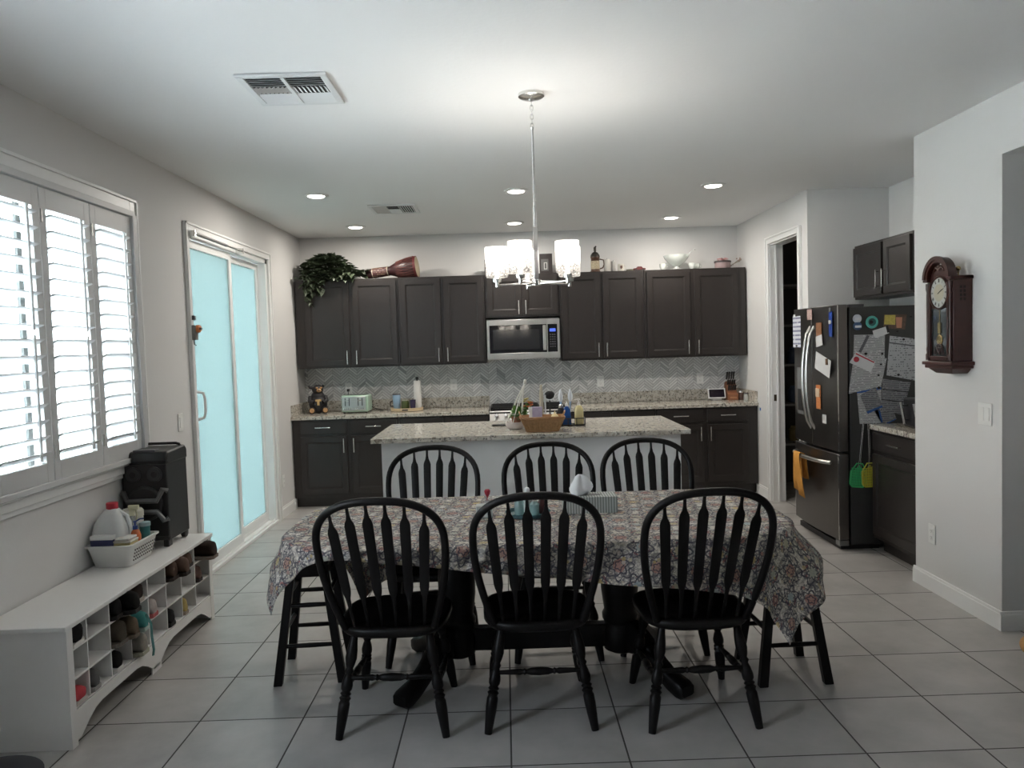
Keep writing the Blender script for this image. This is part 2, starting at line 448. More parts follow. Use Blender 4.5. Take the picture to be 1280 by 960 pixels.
# door casing of pantry
def casing_x(name, xface, s, y0, y1, z1, wd=.062, z0=0, sill=False):
    """casing round an opening in a wall facing s (+1 = +x side)"""
    w = MB()
    a, b = sorted((xface, xface+s*.018)); c, d = sorted((xface+s*.0182, xface+s*.026))
    w.box(a, b, y0-wd, y0, z0, z1+wd).box(a, b, y1, y1+wd, z0, z1+wd).box(a, b, y0, y1, z1, z1+wd)
    w.box(c, d, y0-wd, y0-wd+.018, z0, z1+wd).box(c, d, y1+wd-.018, y1+wd, z0, z1+wd).box(c, d, y0-wd, y1+wd, z1+wd-.018, z1+wd)
    return w
struct(casing_x('c', XR, -1, PY0, PY1, PZ), 'trim_2', TRIM, bev=.003)
w = MB(); w.box(XR, XR+.12, PY0, PY0+.012, 0, PZ).box(XR, XR+.12, PY1-.012, PY1, 0, PZ).box(XR, XR+.12, PY0, PY1, PZ-.012, PZ)
w.box(XR+.05, XR+.065, PY1-.03, PY1-.012, 0, PZ)
dfr = struct(w, 'door_2', TRIM, smooth=0)
MB().box(XR+.02, XR+.045, PY1-.014, PY1-.0125+.0, .95, 1.01).build('strike_plate', mat('bronze', (.08,.06,.04), .4, .8), dfr)

# ---- sliding glass door (door_1)
struct(casing_x('c', XL, 1, DY0, DY1, DZ1), 'trim_1', TRIM, bev=.003)
VIN = mat('white_vinyl', (.80,.81,.80), .35, var=.02)
w = MB(); w.box(XL-.16, XL, DY0, DY0+.03, 0, DZ1).box(XL-.16, XL, DY1-.05, DY1, 0, DZ1).box(XL-.16, XL, DY0, DY1, DZ1-.04, DZ1)
w.box(XL-.16, XL+.012, DY0, DY1, 0, .025).box(XL-.075, XL-.065, DY0, DY1, .025, .05).box(XL-.02, XL-.01, DY0, DY1, .025, .04)
door = struct(w, 'door_1', VIN, bev=.002)
def sash(y0, y1, x, name):
    z0, z1 = .03, DZ1-.045; t = .018; s = .055
    w = MB().box(x-t, x+t, y0, y0+s, z0, z1).box(x-t, x+t, y1-s, y1, z0, z1).box(x-t, x+t, y0+s, y1-s, z0, z0+.085).box(x-t, x+t, y0+s, y1-s, z1-s, z1)
    o = w.build(name, VIN, door, bev=.002)
    g = MB().box(x-.004, x+.004, y0+s, y1-s, z0+.085, z1-s).build('glass', FILM, o, smooth=0)
    return o
sl = sash(DY0+.035, 6.215, XL-.035, 'sliding_sash'); sash(6.16, DY1-.055, XL-.085, 'fixed_sash')
hp = [(XL-.017, DY0+.055, 1.10), (XL+.035, DY0+.058, 1.115), (XL+.045, DY0+.062, 1.15), (XL+.045, DY0+.062, 1.25), (XL+.035, DY0+.058, 1.285), (XL-.017, DY0+.055, 1.30)]
MB().tube(hp, .010, 8).build('pull_handle', VIN, sl)
MB().box(XL+.001, XL+.012, 5.345, 5.365, 2.33, 2.35).build('latch', NICKEL, sl)
# security bar across the top of the door
t = thing('security_bar', 'grey metal security bar along the top of the sliding glass door', 'bar', (XL+.0, 5.33, 2.372))
MB().turned((.045,0,0), (.045,.62,-.004), [(0,.011),(1,.011)], 10).build('outer_tube', mat('grey_metal', (.30,.30,.30), .35, .8), t)
MB().turned((.045,.6,-.004), (.045,.97,-.006), [(0,.008),(1,.008)], 10).build('inner_tube', NICKEL, t)
MB().box(.0,.058,-.012,.012,-.02,.02).box(.0,.058,.95,.975,-.028,.016).build('bracket', NICKEL, t)
# chime/alarm box with orange decoration
t = thing('door_alarm', 'small grey alarm box with orange and black knob on the sliding door jamb', 'alarm', (XL+.018, 5.29, 1.70))
MB().box(0,.03,-.028,.028,-.05,.05).build('case', mat('alarm_grey', (.16,.15,.14), .5), t, bev=.004)
MB().box(0,.025,-.015,.015,.085,.115).build('sensor', GREYP, t, bev=.003)
MB().turned((.03,.01,.025), (.055,.01,.025), [(0,.026),(.7,.026),(1,.018)], 14).build('knob', mat('alarm_orange', (.65,.20,.06), .5), t)
MB().box(.052,.060,-.010,.030,.019,.031).build('pointer', BLACKP, t)
MB().tube([(.012,-.005,-.05),(.014,-.005,-.08),(.02,.01,-.085)], .004, 6).build('hook', GREYP, t)

# ---- window_1 with plantation shutters
struct(casing_x('c', XL, 1, WY0, WY1+.05, WZ1+.02, .085, WZ0-.02), 'trim_3', TRIM, bev=.003)
w = MB(); w.box(XL, XL+.03, WY0-.085, WY1+.135, WZ0-.075, WZ0-.02).box(XL, XL+.05, WY0-.085, WY1+.135, WZ0-.032, WZ0-.012).box(XL, XL+.02, WY0-.085, WY1+.135, WZ0-.10, WZ0-.075)
struct(w, 'trim_4', TRIM, bev=.003)
w = MB(); a, b = XL-.16, XL-.11
w.box(a,b,WY0,WY0+.05,WZ0,WZ1).box(a,b,WY1-.05,WY1,WZ0,WZ1).box(a,b,WY0,WY1,WZ0,WZ0+.05).box(a,b,WY0,WY1,WZ1-.05,WZ1)
w.box(a,b,3.04,3.11,WZ0,WZ1)
win = struct(w, 'window_1', VIN, smooth=0)
MB().box(a+.02,a+.026,WY0+.05,WY1-.05,WZ0+.05,WZ1-.05).build('glass', glassy('window_glass', (.93,.97,.97), .93), win, smooth=0)
MB().box(XL-.10,XL-.085,2.40,2.43,WZ0+.02,WZ1).box(XL-.10,XL-.085,3.60,3.635,WZ0+.02,WZ1).build('screen_bar', mat('dark_bronze', (.06,.065,.06), .5), win, smooth=0)
# shutter frame (set in the opening) and panels
XS = -2.085
w = MB(); w.box(XL-.02, XS+.03, WY0, WY0+.03, WZ0, WZ1).box(XL-.02, XS+.03, WY1-.02, WY1+.03, WZ0, WZ1).box(XL-.02, XS+.03, WY0, WY1, WZ1-.012, WZ1+.02).box(XL-.02, XS+.03, WY0, WY1, WZ0-.02, WZ0+.008)
struct(w, 'trim_5', SHUT, bev=.003)
def shutter(y0, y1, label):
    t = thing('plantation_shutter', label, 'shutter', (XS, (y0+y1)/2, WZ0+.008), 0, 'white plantation shutter panels over the dining window')
    hw = (y1-y0)/2-.003; H = WZ1-.012-(WZ0+.008)-.003; st = .05
    zb, zt = .085, H-.095
    fr = MB().box(-.014,.014,-hw,-hw+st,0,H).box(-.014,.014,hw-st,hw,0,H).box(-.014,.014,-hw+st,hw-st,0,zb).box(-.014,.014,-hw+st,hw-st,zt,H)
    fr.build('frame', SHUT, t, bev=.002)
    n = 16; p = (zt-zb)/n; zm = 1.675-(WZ0+.008)
    for i in range(n):
        z = zb+p*(i+.5); a = math.radians(14 if z > zm else 26)
        W2 = .042
        pts = []
        for k in range(12):
            th = 2*PI*k/12; lx = W2*math.cos(th); lz = .0055*math.sin(th)
            pts.append((lx*math.cos(a)-lz*math.sin(a), -hw+st+.001, z+lx*math.sin(a)+lz*math.cos(a)))
        MB().prism(pts, (0, 2*(hw-st)-.002, 0)).build('louver', SHUT, t, smooth=50)
    for z0, z1 in ((zb+.02, zm-.018), (zm+.005, zt-.01)):
        MB().box(.044,.054,hw-st-.105,hw-st-.093,z0,z1).build('tilt_rod', SHUT, t, bev=.002)
    for hz in (.13, H-.13): MB().box(.014,.02,-hw+.004,-hw+.012,hz-.03,hz+.03).build('hinge', NICKEL, t)
    return t
ys = [4.42, 3.99, 3.557, 3.125, 2.69, 2.255, 1.835]
for k in range(6):
    shutter(ys[k+1], ys[k], ['white shutter panel nearest the sliding door, right end of the window', 'white shutter panel second from the right end of the window', 'white shutter panel at the left edge of the photo', 'white shutter panel just left of the frame edge', 'white shutter panel further left on the same window', 'white shutter panel at the far left end of the window'][k])
# outside
GRND = mat('gravel', (.46,.46,.46), .9, var=.2, scale=8)
struct(MB().box(-12, XL-.21, -4, 12, -.2, -.05), 'floor_outside', GRND, smooth=0)
st = MB().box(-6.2, -6.0, -4, 12, -.05, 1.9)
struct(st, 'wall_outside', mat('stucco', (.70,.70,.68), .9, var=.08, scale=12, bumpk=.4), smooth=0)
nb = thing('neighbour_house', 'pale stucco house seen through the shutters beyond the yard wall', 'house', (-9.5, 3.5, -.05))
MB().box(-1.5,.8,-6,7,0,2.9).build('wall', mat('stucco_pale', (.70,.68,.62), .9), nb, smooth=0)
MB().prism([(1.3,-6.4,3.15),(-2,-6.4,3.15),(-.35,-6.4,4.2)], (0,13.8,0)).build('roof', mat('clay_tile', (.40,.22,.15), .8, var=.3), nb, smooth=0)
MB().box(.8,.84,-1,.2,1.0,2.1).build('window', mat('blue_glass', (.20,.28,.36), .1), nb, smooth=0)

# ================================================================== CABINETS
def door_mesh(mb, x0, x1, z0, z1, y, th=.02, fr=.055):
    """shaker door: flat frame, sloped inner edge, recessed panel; front towards -y at y"""
    bm = mb.bm
    def rect(a, yy): return [bm.verts.new(p) for p in ((x0+a, yy, z0+a), (x1-a, yy, z0+a), (x1-a, yy, z1-a), (x0+a, yy, z1-a))]
    R = [rect(0, y+th), rect(0, y+.002), rect(.002, y), rect(fr, y), rect(fr+.003, y+.004), rect(fr+.009, y+.005), rect(fr+.012, y+.010)]
    for r0, r1 in zip(R, R[1:]):
        for i in range(4): bm.faces.new((r0[i], r0[(i+1)%4], r1[(i+1)%4], r1[i]))
    bm.faces.new(R[-1]); bm.faces.new(R[0][::-1])
    return mb
def bar_handle(parent, x, z, y, L=.14, vert=True):
    w = MB(); h = L/2; r = .005
    if vert:
        w.box(x-.005, x+.005, y-.030, y-.022, z-h, z+h)
        for s in (-1, 1): w.box(x-.004, x+.004, y-.024, y+.001, z+s*(h-.015)-.004, z+s*(h-.015)+.004)
    else:
        w.box(x-h, x+h, y-.030, y-.022, z-.005, z+.005)
        for s in (-1, 1): w.box(x+s*(h-.015)-.004, x+s*(h-.015)+.004, y-.024, y+.001, z-.004, z+.004)
    w.build('handle', NICKEL, parent, bev=.0015)
def cabinet(name, label, loc, rz, x0, x1, dp, z0, z1, doors=(), drawers=(), toe=0, cat='cabinet', group=None):
    t = thing(name, label, cat, loc, rz, group)
    w = MB().box(x0, x1, 0, dp, z0, z1)
    if toe: w.box(x0+.0, x1-.0, toe, dp, 0, z0)
    w.build('body', CAB, t, smooth=0, bev=.001)
    for (a, b, c, d, hs, hz) in doors:
        o = door_mesh(MB(), a, b, c, d, -.021).build('door', CAB, t, smooth=0)
        if hs: bar_handle(o, (b-.028 if hs > 0 else a+.028), hz, -.021)
    for (a, b, c, d) in drawers:
        w = MB(); bm = w.bm
        w.box(a, b, -.019, -.001, c, d)
        o = w.build('drawer', CAB, t, smooth=0, bev=.003); bar_handle(o, (a+b)/2, (c+d)/2, -.019, .15, False)
    return t
YU = 7.945; UZ0, UZ1 = 1.372, 2.268
uz = (UZ0+.02, UZ1-.02)
cabinet('wall_cabinet', 'dark espresso two-door wall cabinet at the left corner, under the ivy', (0, YU, 0), 0, -2.10, -1.062, D-YU-.002, UZ0, UZ1,
        [(-2.005, -1.562, *uz, 1, 1.475), (-1.522, -1.080, *uz, -1, 1.475)], group='dark wall cabinets')
cabinet('wall_cabinet', 'dark espresso two-door wall cabinet just left of the microwave', (0, YU, 0), 0, -1.058, -.184, D-YU-.002, UZ0, UZ1,
        [(-1.040, -.634, *uz, 1, 1.475), (-.600, -.200, *uz, -1, 1.475)], group='dark wall cabinets')
cabinet('wall_cabinet', 'short dark espresso wall cabinet above the microwave', (0, YU, 0), 0, -.180, .576, D-YU-.002, 1.83, UZ1,
        [(-.160, .188, 1.85, uz[1], 1, 1.93), (.204, .556, 1.85, uz[1], -1, 1.93)], group='dark wall cabinets')
cabinet('wall_cabinet', 'dark espresso two-door wall cabinet just right of the microwave', (0, YU, 0), 0, .580, 1.436, D-YU-.002, UZ0, UZ1,
        [(.598, .990, *uz, 1, 1.475), (1.018, 1.412, *uz, -1, 1.475)], group='dark wall cabinets')
cabinet('wall_cabinet', 'dark espresso two-door wall cabinet at the right end, under the glass punch bowl', (0, YU, 0), 0, 1.440, 2.475, D-YU-.002, UZ0, UZ1,
        [(1.465, 1.905, *uz, 1, 1.475), (1.950, 2.390, *uz, -1, 1.475)], group='dark wall cabinets')
YB = 7.672; BZ = .874
def basecab(label, x0, x1, splits, filler=0):
    ds, dr = [], []
    for i, (a, b) in enumerate(splits):
        ds.append((a, b, .135, .705, (1 if i == 0 else -1), .615)); dr.append((a, b, .735, .858))
    return cabinet('base_cabinet', label, (0, YB, 0), 0, x0, x1, D-YB-.002, .10, BZ, ds, dr, toe=.06, group='dark base cabinets under the back worktops')
basecab('dark base cabinet with two drawers at the left end, beside the sliding door wall', -2.112, -1.062, [(-2.035, -1.578), (-1.535, -1.085)])
basecab('dark base cabinet just left of the range, behind the island', -1.058, -.172, [(-1.035, -.625), (-.600, -.19)])
basecab('dark base cabinet just right of the range, behind the island', .604, 1.474, [(.622, 1.03), (1.05, 1.455)])
basecab('dark base cabinet with two drawers at the right end, beside the pantry wall', 1.478, 2.486, [(1.498, 1.945), (1.985, 2.39)])
# worktops with splash
def worktop(name, label, parts, bev=.003):
    w = MB()
    for p in parts: w.box(*p)
    return tag(w.build(name, GRAN, None, bev=bev, smooth=0), label, 'countertop')
worktop('worktop', 'speckled granite worktop with low splash left of the range', [(XL+.001, -.172, 7.635, D-.001, .876, .912), (XL+.001, -.172, D-.022, D-.001, .912, 1.02), (XL+.001, XL+.022, 7.66, D-.022, .912, 1.02)])
worktop('worktop', 'speckled granite worktop with low splash right of the range, under the tablet', [(.602, XR-.001, 7.635, D-.001, .876, .912), (.602, XR-.001, D-.022, D-.001, .912, 1.02), (XR-.022, XR-.001, 7.66, D-.022, .912, 1.02)])
# tiled splash (flat chevron mosaic on the wall)
struct(MB().box(XL+.001, XR-.001, D-.010, D-.0005, 1.02, 1.5).box(-.171, .601, D-.010, D-.0005, .90, 1.02), 'trim_6', CHEV, smooth=0)

# microwave
t = thing('microwave', 'stainless over-range microwave with black glass door', 'microwave', (.198, 7.87, 1.405))
hw = .367
MB().box(-hw, hw, .03, D-7.87-.02, .0, .405).build('body', GREYP, t, smooth=0)
o = MB().box(-hw, .245, 0, .03, .0, .065).box(-hw, .245, 0, .03, .345, .40).box(-hw, -hw+.025, 0, .03, .065, .345).box(.235, .245, 0, .03, .065, .345).build('door', STEEL, t, bev=.002)
MB().prism([(-hw+.025,.0015,.065),(-hw+.025,.0075,.345),(-hw+.025,.028,.345),(-hw+.025,.028,.065)], (.235+hw-.025,0,0)).build('window', DGLASS, o, smooth=0)
MB().prism([(-hw+.06,.0018,.10),(-hw+.06,.0061,.30),(-hw+.06,.0068,.30),(-hw+.06,.0026,.10)], (.16+hw-.06,0,0)).build('window_screen', mat('screen_grey', (.02,.02,.022), .07), o, smooth=0)
MB().box(.195, .228, -.035, -.022, .085, .335).box(.200, .223, -.024, .004, .10, .115).box(.200, .223, -.024, .004, .305, .32).build('handle', STEEL, o, bev=.003)
MB().box(.245, hw, 0, .03, 0, .065).box(.245, hw, 0, .03, .345, .40).box(hw-.025, hw, 0, .03, .065, .345).build('control_frame', STEEL, t, bev=.002)
o = MB().box(.247, hw-.025, .003, .028, .065, .345).build('control_panel', DGLASS, t, smooth=0)
MB().box(.265, .325, .0015, .003, .27, .30).build('display', emat('blue_display', (.03,.06,.35), 1.0), o, smooth=0)
w = MB()
for i in range(6):
    for j in range(3): w.box(.268+j*.021, .280+j*.021, .0018, .003, .235-i*.024, .245-i*.024)
w.build('keypad', mat('key_grey', (.10,.10,.11), .4), o, smooth=0)

# range
t = thing('gas_range', 'black gas range with steel knobs behind the island', 'range', (.215, 7.62, 0))
MB().box(-.378, .378, .02, D-7.62-.03, .04, .895).build('body', BLACKP, t, smooth=0, bev=.003)
MB().box(-.36, .36, -.005, .02, .20, .74).build('oven_door', DGLASS, t, bev=.004)
MB().turned((-.33,-.045,.70), (.33,-.045,.70), [(0,.011),(1,.011)], 10).box(-.30,-.285,-.045,-.005,.69,.71).box(.285,.30,-.045,-.005,.69,.71).build('oven_handle', STEEL, t)
MB().prism([(-.378,-.01,.80),(-.378,.03,.905),(-.378,.06,.905),(-.378,.06,.80)], (.756,0,0)).build('control_panel', STEEL, t, smooth=0)
for x in (-.31,-.22,0,.22,.31):
    MB().turned((x,.008,.86), (x,-.032,.872), [(0,.021),(.3,.021),(.6,.016),(1,.014)], 14).build('knob', CHROME, t)
MB().box(-.37,.37,.05,D-7.62-.05,.896,.905).build('cooktop', DGLASS, t, smooth=0)
for cx in (-.25, 0, .25):
    w = MB()
    for s in (-.11, .11): w.box(cx+s-.006, cx+s+.006, .08, .56, .925, .94)
    for yy in (.08, .24, .40, .55): w.box(cx-.116, cx+.116, yy, yy+.012, .925, .94)
    for s in (-.11, .11):
        for yy in (.09,.55): w.box(cx+s-.006, cx+s+.006, yy, yy+.01, .905, .93)
    w.build('grate', mat('cast_iron', (.012,.012,.012), .6), t, smooth=0)

# outlets and switches
def plate(name, label, loc, rz, kind, cat='outlet'):
    t = thing(name, label, cat, loc, rz)
    wd = .058 if kind == 'double' else .036
    MB().box(-wd, wd, -.005, 0, -.058, .058).build('plate', WHITEP, t, bev=.002)
    xs = (-.023, .023) if kind == 'double' else (0,)
    for x in xs:
        o = MB().box(x-.017, x+.017, -.008, -.004, -.034, .034).build('rocker' if kind in ('double','switch') else 'socket', WHITEP, t, bev=.001)
        if kind == 'outlet':
            w = MB()
            for z in (-.019, .019): w.box(x-.008,x-.006,-.0085,-.0078,z-.005,z+.006).box(x+.006,x+.008,-.0085,-.0078,z-.005,z+.006).box(x-.002,x+.002,-.0085,-.0078,z-.012,z-.008)
            w.build('slots', GREYP, o, smooth=0)
    return t
plate('wall_outlet', 'white outlet on the chevron splash above the mint toaster', (-1.66, D-.011, 1.145), 0, 'outlet')
plate('wall_outlet', 'white outlet on the chevron splash between the paper towel roll and the range', (-.548, D-.011, 1.150), 0, 'outlet')
plate('wall_outlet', 'white outlet on the chevron splash just right of the microwave', (1.01, D-.011, 1.135), 0, 'outlet')
plate('wall_outlet', 'white outlet on the chevron splash above the tablet', (2.07, D-.011, 1.135), 0, 'outlet')
plate('light_switch', 'white double rocker switch on the right wall beside the hall opening', (XA-.001, 4.065, 1.11), -PI/2, 'double', 'light switch')
plate('wall_outlet', 'white outlet low on the right wall above the baseboard', (XA-.001, 4.58, .345), -PI/2, 'outlet')
plate('light_switch', 'white light switch on the left wall between speaker and sliding door', (XL+.001, 5.06, 1.115), PI/2, 'switch', 'light switch')
plate('wall_outlet', 'white outlet low on the left wall beside the base cabinet', (XL+.001, 7.30, .34), PI/2, 'outlet')

# ---- island
t = thing('kitchen_island', 'white kitchen island with a speckled granite top', 'kitchen island', (.16, 6.06, 0))
MB().box(-1.075, 1.105, -.42, .46, 0, .874).build('body', mat('island_paint', (.70,.71,.705), .7, var=.02, bumpk=.2), t, smooth=0)
MB().box(-1.135, 1.155, -.53, .53, .876, .912).build('worktop', GRAN, t, bev=.004)
MB().box(-1.085, 1.115, -.432, -.42, 0, .09).build('baseboard', TRIM, t, smooth=0)

# ---- fridge-side cabinet and counter (fronts face -x)
cabinet('wall_cabinet', 'short dark espresso wall cabinet over the refrigerator', (2.875, 5.90, 0), -PI/2, -.455, .455, XK-2.875-.002, 1.83, 2.262,
        [(-.44, .022, 1.85, 2.242, 1, 1.965), (.058, .44, 1.85, 2.242, -1, 1.965)])
cabinet('base_cabinet', 'dark base cabinet with one drawer between the refrigerator and the right wall', (2.600, 5.13, 0), -PI/2, -.350, .350, XK-2.600-.002, .10, .874,
        [(-.325, .335, .135, .705, 0, 0)], [(-.325, .335, .735, .858)], toe=.07)
worktop('worktop', 'small speckled granite worktop beside the refrigerator, under the toaster', [(2.575, XK-.001, 4.775, 5.485, .876, .912), (XK-.022, XK-.001, 4.775, 5.485, .912, 1.02)])
# toaster with chrome handles
t = thing('toaster', 'black toaster with two upright chrome handles beside the fridge papers', 'toaster', (2.79, 5.085, .913), -PI/2)
MB().box(-.16,.16,-.10,.14,.01,.20).build('body', BLACKP, t, bev=.012)
MB().box(-.10,.10,.0,.02,.195,.202).box(-.10,.10,.06,.08,.195,.202).build('slot', GREYP, t, smooth=0)
for x in (-.085, .085):
    MB().turned((x,-.125,.03), (x-.015,-.145,.175), [(0,.010),(1,.010)], 10).build('handle', CHROME, t)
    MB().box(x-.006, x+.006, -.13, -.098, .05, .062).box(x-.016, x-.004, -.14, -.098, .145, .157).build('handle_mount', BLACKP, t, smooth=0)

# ---- refrigerator (local -y faces the kitchen)
FX, FY = 2.37, 5.935
t = thing('refrigerator', 'black stainless french-door refrigerator covered in papers and magnets', 'refrigerator', (FX, FY, 0), -PI/2)
hw = .415
MB().box(-hw+.003, hw-.003, .085, XK-FX-.03, .035, 1.745).build('body', mat('fridge_case', (.035,.035,.034), .45), t, bev=.004)
def curved(x0, x1, z0, z1, dep=.07, bow=.022, n=8):
    """door panel, front bowed in plan about the fridge centre"""
    mb = MB(); fr = []
    for i in range(n+1):
        x = x0+(x1-x0)*i/n
        fr.append((x, -bow*(1-(x/hw)**2)))
    poly = [(x, y, z0) for x, y in fr]+[(x1, dep, z0), (x0, dep, z0)]
    mb.prism(poly, (0,0,z1-z0)); return mb
curved(-hw, -.004, .715, 1.765).build('freezer_door' if 0 else 'door', DSTEEL, t, bev=.004, smooth=25)
dl = COL.objects[-1]
curved(.004, hw, .715, 1.765).build('door', DSTEEL, t, bev=.004, smooth=25); dr_ = [o for o in kids(t) if o.name.startswith('door')][-1]
dl = [o for o in kids(t) if o.name.startswith('door')][0]
fz = curved(-hw, hw, .075, .695).build('freezer_drawer', DSTEEL, t, bev=.004, smooth=25)
for x in (-1, 1):
    a, b = sorted((x*hw, x*(hw-.006)))
    MB().box(a, b, -.003, .003, .075, .69).build('edge_trim', CHROME, fz, smooth=0)
MB().box(hw-.006, hw+.0008, -.003, .004, .72, 1.76).build('edge_trim', CHROME, dr_, smooth=0)
MB().box(-hw+.02, hw-.02, .09, .2, 1.745, 1.765).build('hinge_cover', GREYP, t, bev=.004)
MB().box(-hw+.03, hw-.03, .02, .3, 0, .04).build('toe_grille', BLACKP, t, smooth=0)
MB().box(hw-.07, hw-.0, -.0, .07, .03, .07).build('foot_bracket', mat('bracket_grey', (.25,.25,.25), .4, .5), t, bev=.004)
for s, dd in ((-1, dl), (1, dr_)):
    pts = []
    for i in range(15):
        k = i/14; z = .84+k*.78
        pts.append((s*(.035+.0*math.sin(PI*k)), -.022-.062*math.sin(PI*k)**.6 if 0 < i < 14 else -.015, z))
    MB().tube(pts, .0135, 10, flat=.8, up=(1,0,0)).build('handle', STEEL, dd)
pts = [(-.33+.66*i/14, -.015-.022*(1-((-.33+.66*i/14)/hw)**2)-.055*(math.sin(PI*i/14)**.35 if 0 < i < 14 else 0), .625) for i in range(15)]
MB().tube(pts, .015, 10, up=(0,0,1)).build('handle', STEEL, fz)
o = MB().box(-.30, -.14, -.024, -.012, .93, 1.30).build('dispenser', mat('dispenser_grey', (.30,.31,.32), .3, .5), dl, bev=.003)
MB().box(-.285, -.155, -.0255, -.023, .96, 1.13).build('dispenser_recess', BLACKP, o, smooth=0)

# ---- things on the fridge: side facing the viewer at world y = SY
SY = FY-hw+.003
PW = m_print('paper_print', (.50,.50,.50), (.06,.06,.07), .011, .6)
PW2 = m_print('form_print', (.42,.43,.44), (.05,.05,.06), .016, .45)
PG = m_print('grey_print', (.24,.24,.25), (.04,.04,.05), .014, .55)
def flat(name, label, cat, pts, m, y, th=.0015, extra=None):
    """sheet on the fridge side: pts are (x, z) world"""
    t = thing(name, label, cat, (pts[0][0], y, pts[0][1]))
    x0, z0 = pts[0]
    MB().prism([(x-x0, 0, z-z0) for x, z in pts], (0, -th, 0)).build('sheet', m, t, smooth=0)
    for nm, q, mm in (extra or []):
        if len(q) == 3: MB().turned((q[0]-x0, -th, q[1]-z0), (q[0]-x0, -th-.006, q[1]-z0), [(0,q[2]),(1,q[2]*.9)], 14).build(nm, mm, t)
        else: MB().prism([(x-x0, -th, z-z0) for x, z in q], (0,-.0008,0)).build(nm, mm, t, smooth=0)
    return t
RED = mat('red_ink', (.45,.04,.06), .6); BLU = mat('blue_ink', (.03,.10,.32), .6); BLK = mat('black_magnet', (.01,.01,.01), .5)
SIDE = [('paper_sheet', 'upper white sheet of printed text on the refrigerator side', 'paper', [(2.488, 1.546), (2.481, 1.391), (2.704, 1.373), (2.708, 1.542)], 'PW', 0, [('magnet', (2.687, 1.406, 0.008), 'K'), ('gloss_strip', [(2.537, 1.419), (2.599, 1.538), (2.579, 1.543), (2.517, 1.425)], 'G')]), ('paper_sheet', 'large tilted white sheet below the stamped envelope on the refrigerator side', 'paper', [(2.485, 1.4), (2.444, 1.129), (2.677, 1.172), (2.719, 1.373)], 'PW', 1, [('magnet', (2.676, 1.332, 0.007), 'K'), ('dot', (2.658, 1.256, 0.007), 'K')]), ('envelope', 'white envelope with a round red stamp pinned to the refrigerator side', 'envelope', [(2.502, 1.428), (2.451, 1.351), (2.602, 1.276), (2.636, 1.35)], 'WHT', 2, [('stamp', (2.501, 1.372, 0.02), 'R'), ('stripe', [(2.499, 1.418), (2.495, 1.41), (2.626, 1.342), (2.63, 1.35)], 'R'), ('clip', (2.568, 1.41, 0.01), 'K')]), ('receipt', 'small pale receipt tucked under the teal ring magnet', 'receipt', [(2.618, 1.572), (2.629, 1.527), (2.651, 1.521), (2.736, 1.552), (2.726, 1.602)], 'WHT', 2, [('clip', [(2.711, 1.603), (2.723, 1.554), (2.739, 1.558), (2.729, 1.606)], 'K')]), ('paper_sheet', 'sheet with a blue header strip on the refrigerator side', 'paper', [(2.503, 1.173), (2.523, 0.909), (2.675, 0.909), (2.679, 1.18)], 'PW', 0, [('header', [(2.503, 1.173), (2.505, 1.129), (2.679, 1.152), (2.677, 1.18)], 'B')]), ('card', 'tilted printed card over the blue-headed sheet on the refrigerator side', 'card', [(2.525, 1.116), (2.579, 0.981), (2.686, 1.03), (2.637, 1.174)], 'PG', 2, [('border', [(2.569, 0.998), (2.579, 0.981), (2.686, 1.025), (2.682, 1.039)], 'B'), ('magnet', (2.659, 1.165, 0.01), 'K')]), ('paper_form', 'tall printed form at the right of the refrigerator side', 'form', [(2.743, 1.533), (2.718, 1.252), (2.992, 1.193), (2.993, 1.495)], 'PW2', 0, [('header_line', [(2.74, 1.488), (2.739, 1.479), (2.993, 1.439), (2.993, 1.448)], 'G'), ('magnet', (2.84, 1.504, 0.008), 'K'), ('magnet', (2.802, 1.253, 0.009), 'K')]), ('calendar_page', 'calendar page with ruled boxes low on the refrigerator side', 'calendar', [(2.69, 1.228), (2.671, 0.998), (2.828, 0.967), (2.89, 1.196)], 'PG', 1, [('rule', [(2.687, 1.157), (2.686, 1.151), (2.872, 1.124), (2.874, 1.13)], 'K'), ('rule', [(2.679, 1.083), (2.678, 1.077), (2.851, 1.053), (2.853, 1.059)], 'K')]), ('paper_form', 'dim printed sheet with dark stripes just above the small worktop', 'form', [(2.62, 1.012), (2.685, 0.896), (2.787, 0.938), (2.767, 0.995)], 'PG', 0, [('stripe', [(2.658, 0.999), (2.677, 0.914), (2.688, 0.919), (2.668, 1.002)], 'B'), ('stripe', [(2.698, 0.903), (2.704, 0.896), (2.783, 0.934), (2.779, 0.94)], 'B')]), ('photo', 'yellow and dark photo near the top of the refrigerator side', 'photo', [(2.703, 1.685), (2.698, 1.587), (2.852, 1.575), (2.865, 1.68)], 'DK', 0, [('yellow_area', [(2.707, 1.681), (2.703, 1.615), (2.782, 1.609), (2.784, 1.679)], 'Y'), ('face_area', [(2.787, 1.663), (2.791, 1.587), (2.827, 1.586), (2.832, 1.661)], 'F'), ('magnet', (2.893, 1.664, 0.007), 'K'), ('magnet', (2.794, 1.562, 0.008), 'K')])]
for nm, lb, ct, pts, mk, lay, ex in SIDE:
    flat(nm, lb, ct, pts, {'PW':PW,'PW2':PW2,'PG':PG,'WHT':mat('white_paper',(.62,.62,.62),.6,var=.02),'DK':mat('photo_dark',(.10,.06,.04),.4,var=.6,scale=60),'BLU':BLU}[mk], SY-.0008-lay*.002, .0015,
         [(a, b, {'R':RED,'B':BLU,'K':BLK,'Y':mat('yellow_photo',(.45,.36,.08),.5,var=.4,scale=80),'G':mat('grey_line',(.10,.10,.11),.6),'F':mat('face_tone',(.45,.20,.13),.5)}[c]) for a, b, c in ex])
TEAL = mat('teal_plastic', (.10,.42,.36), .4)
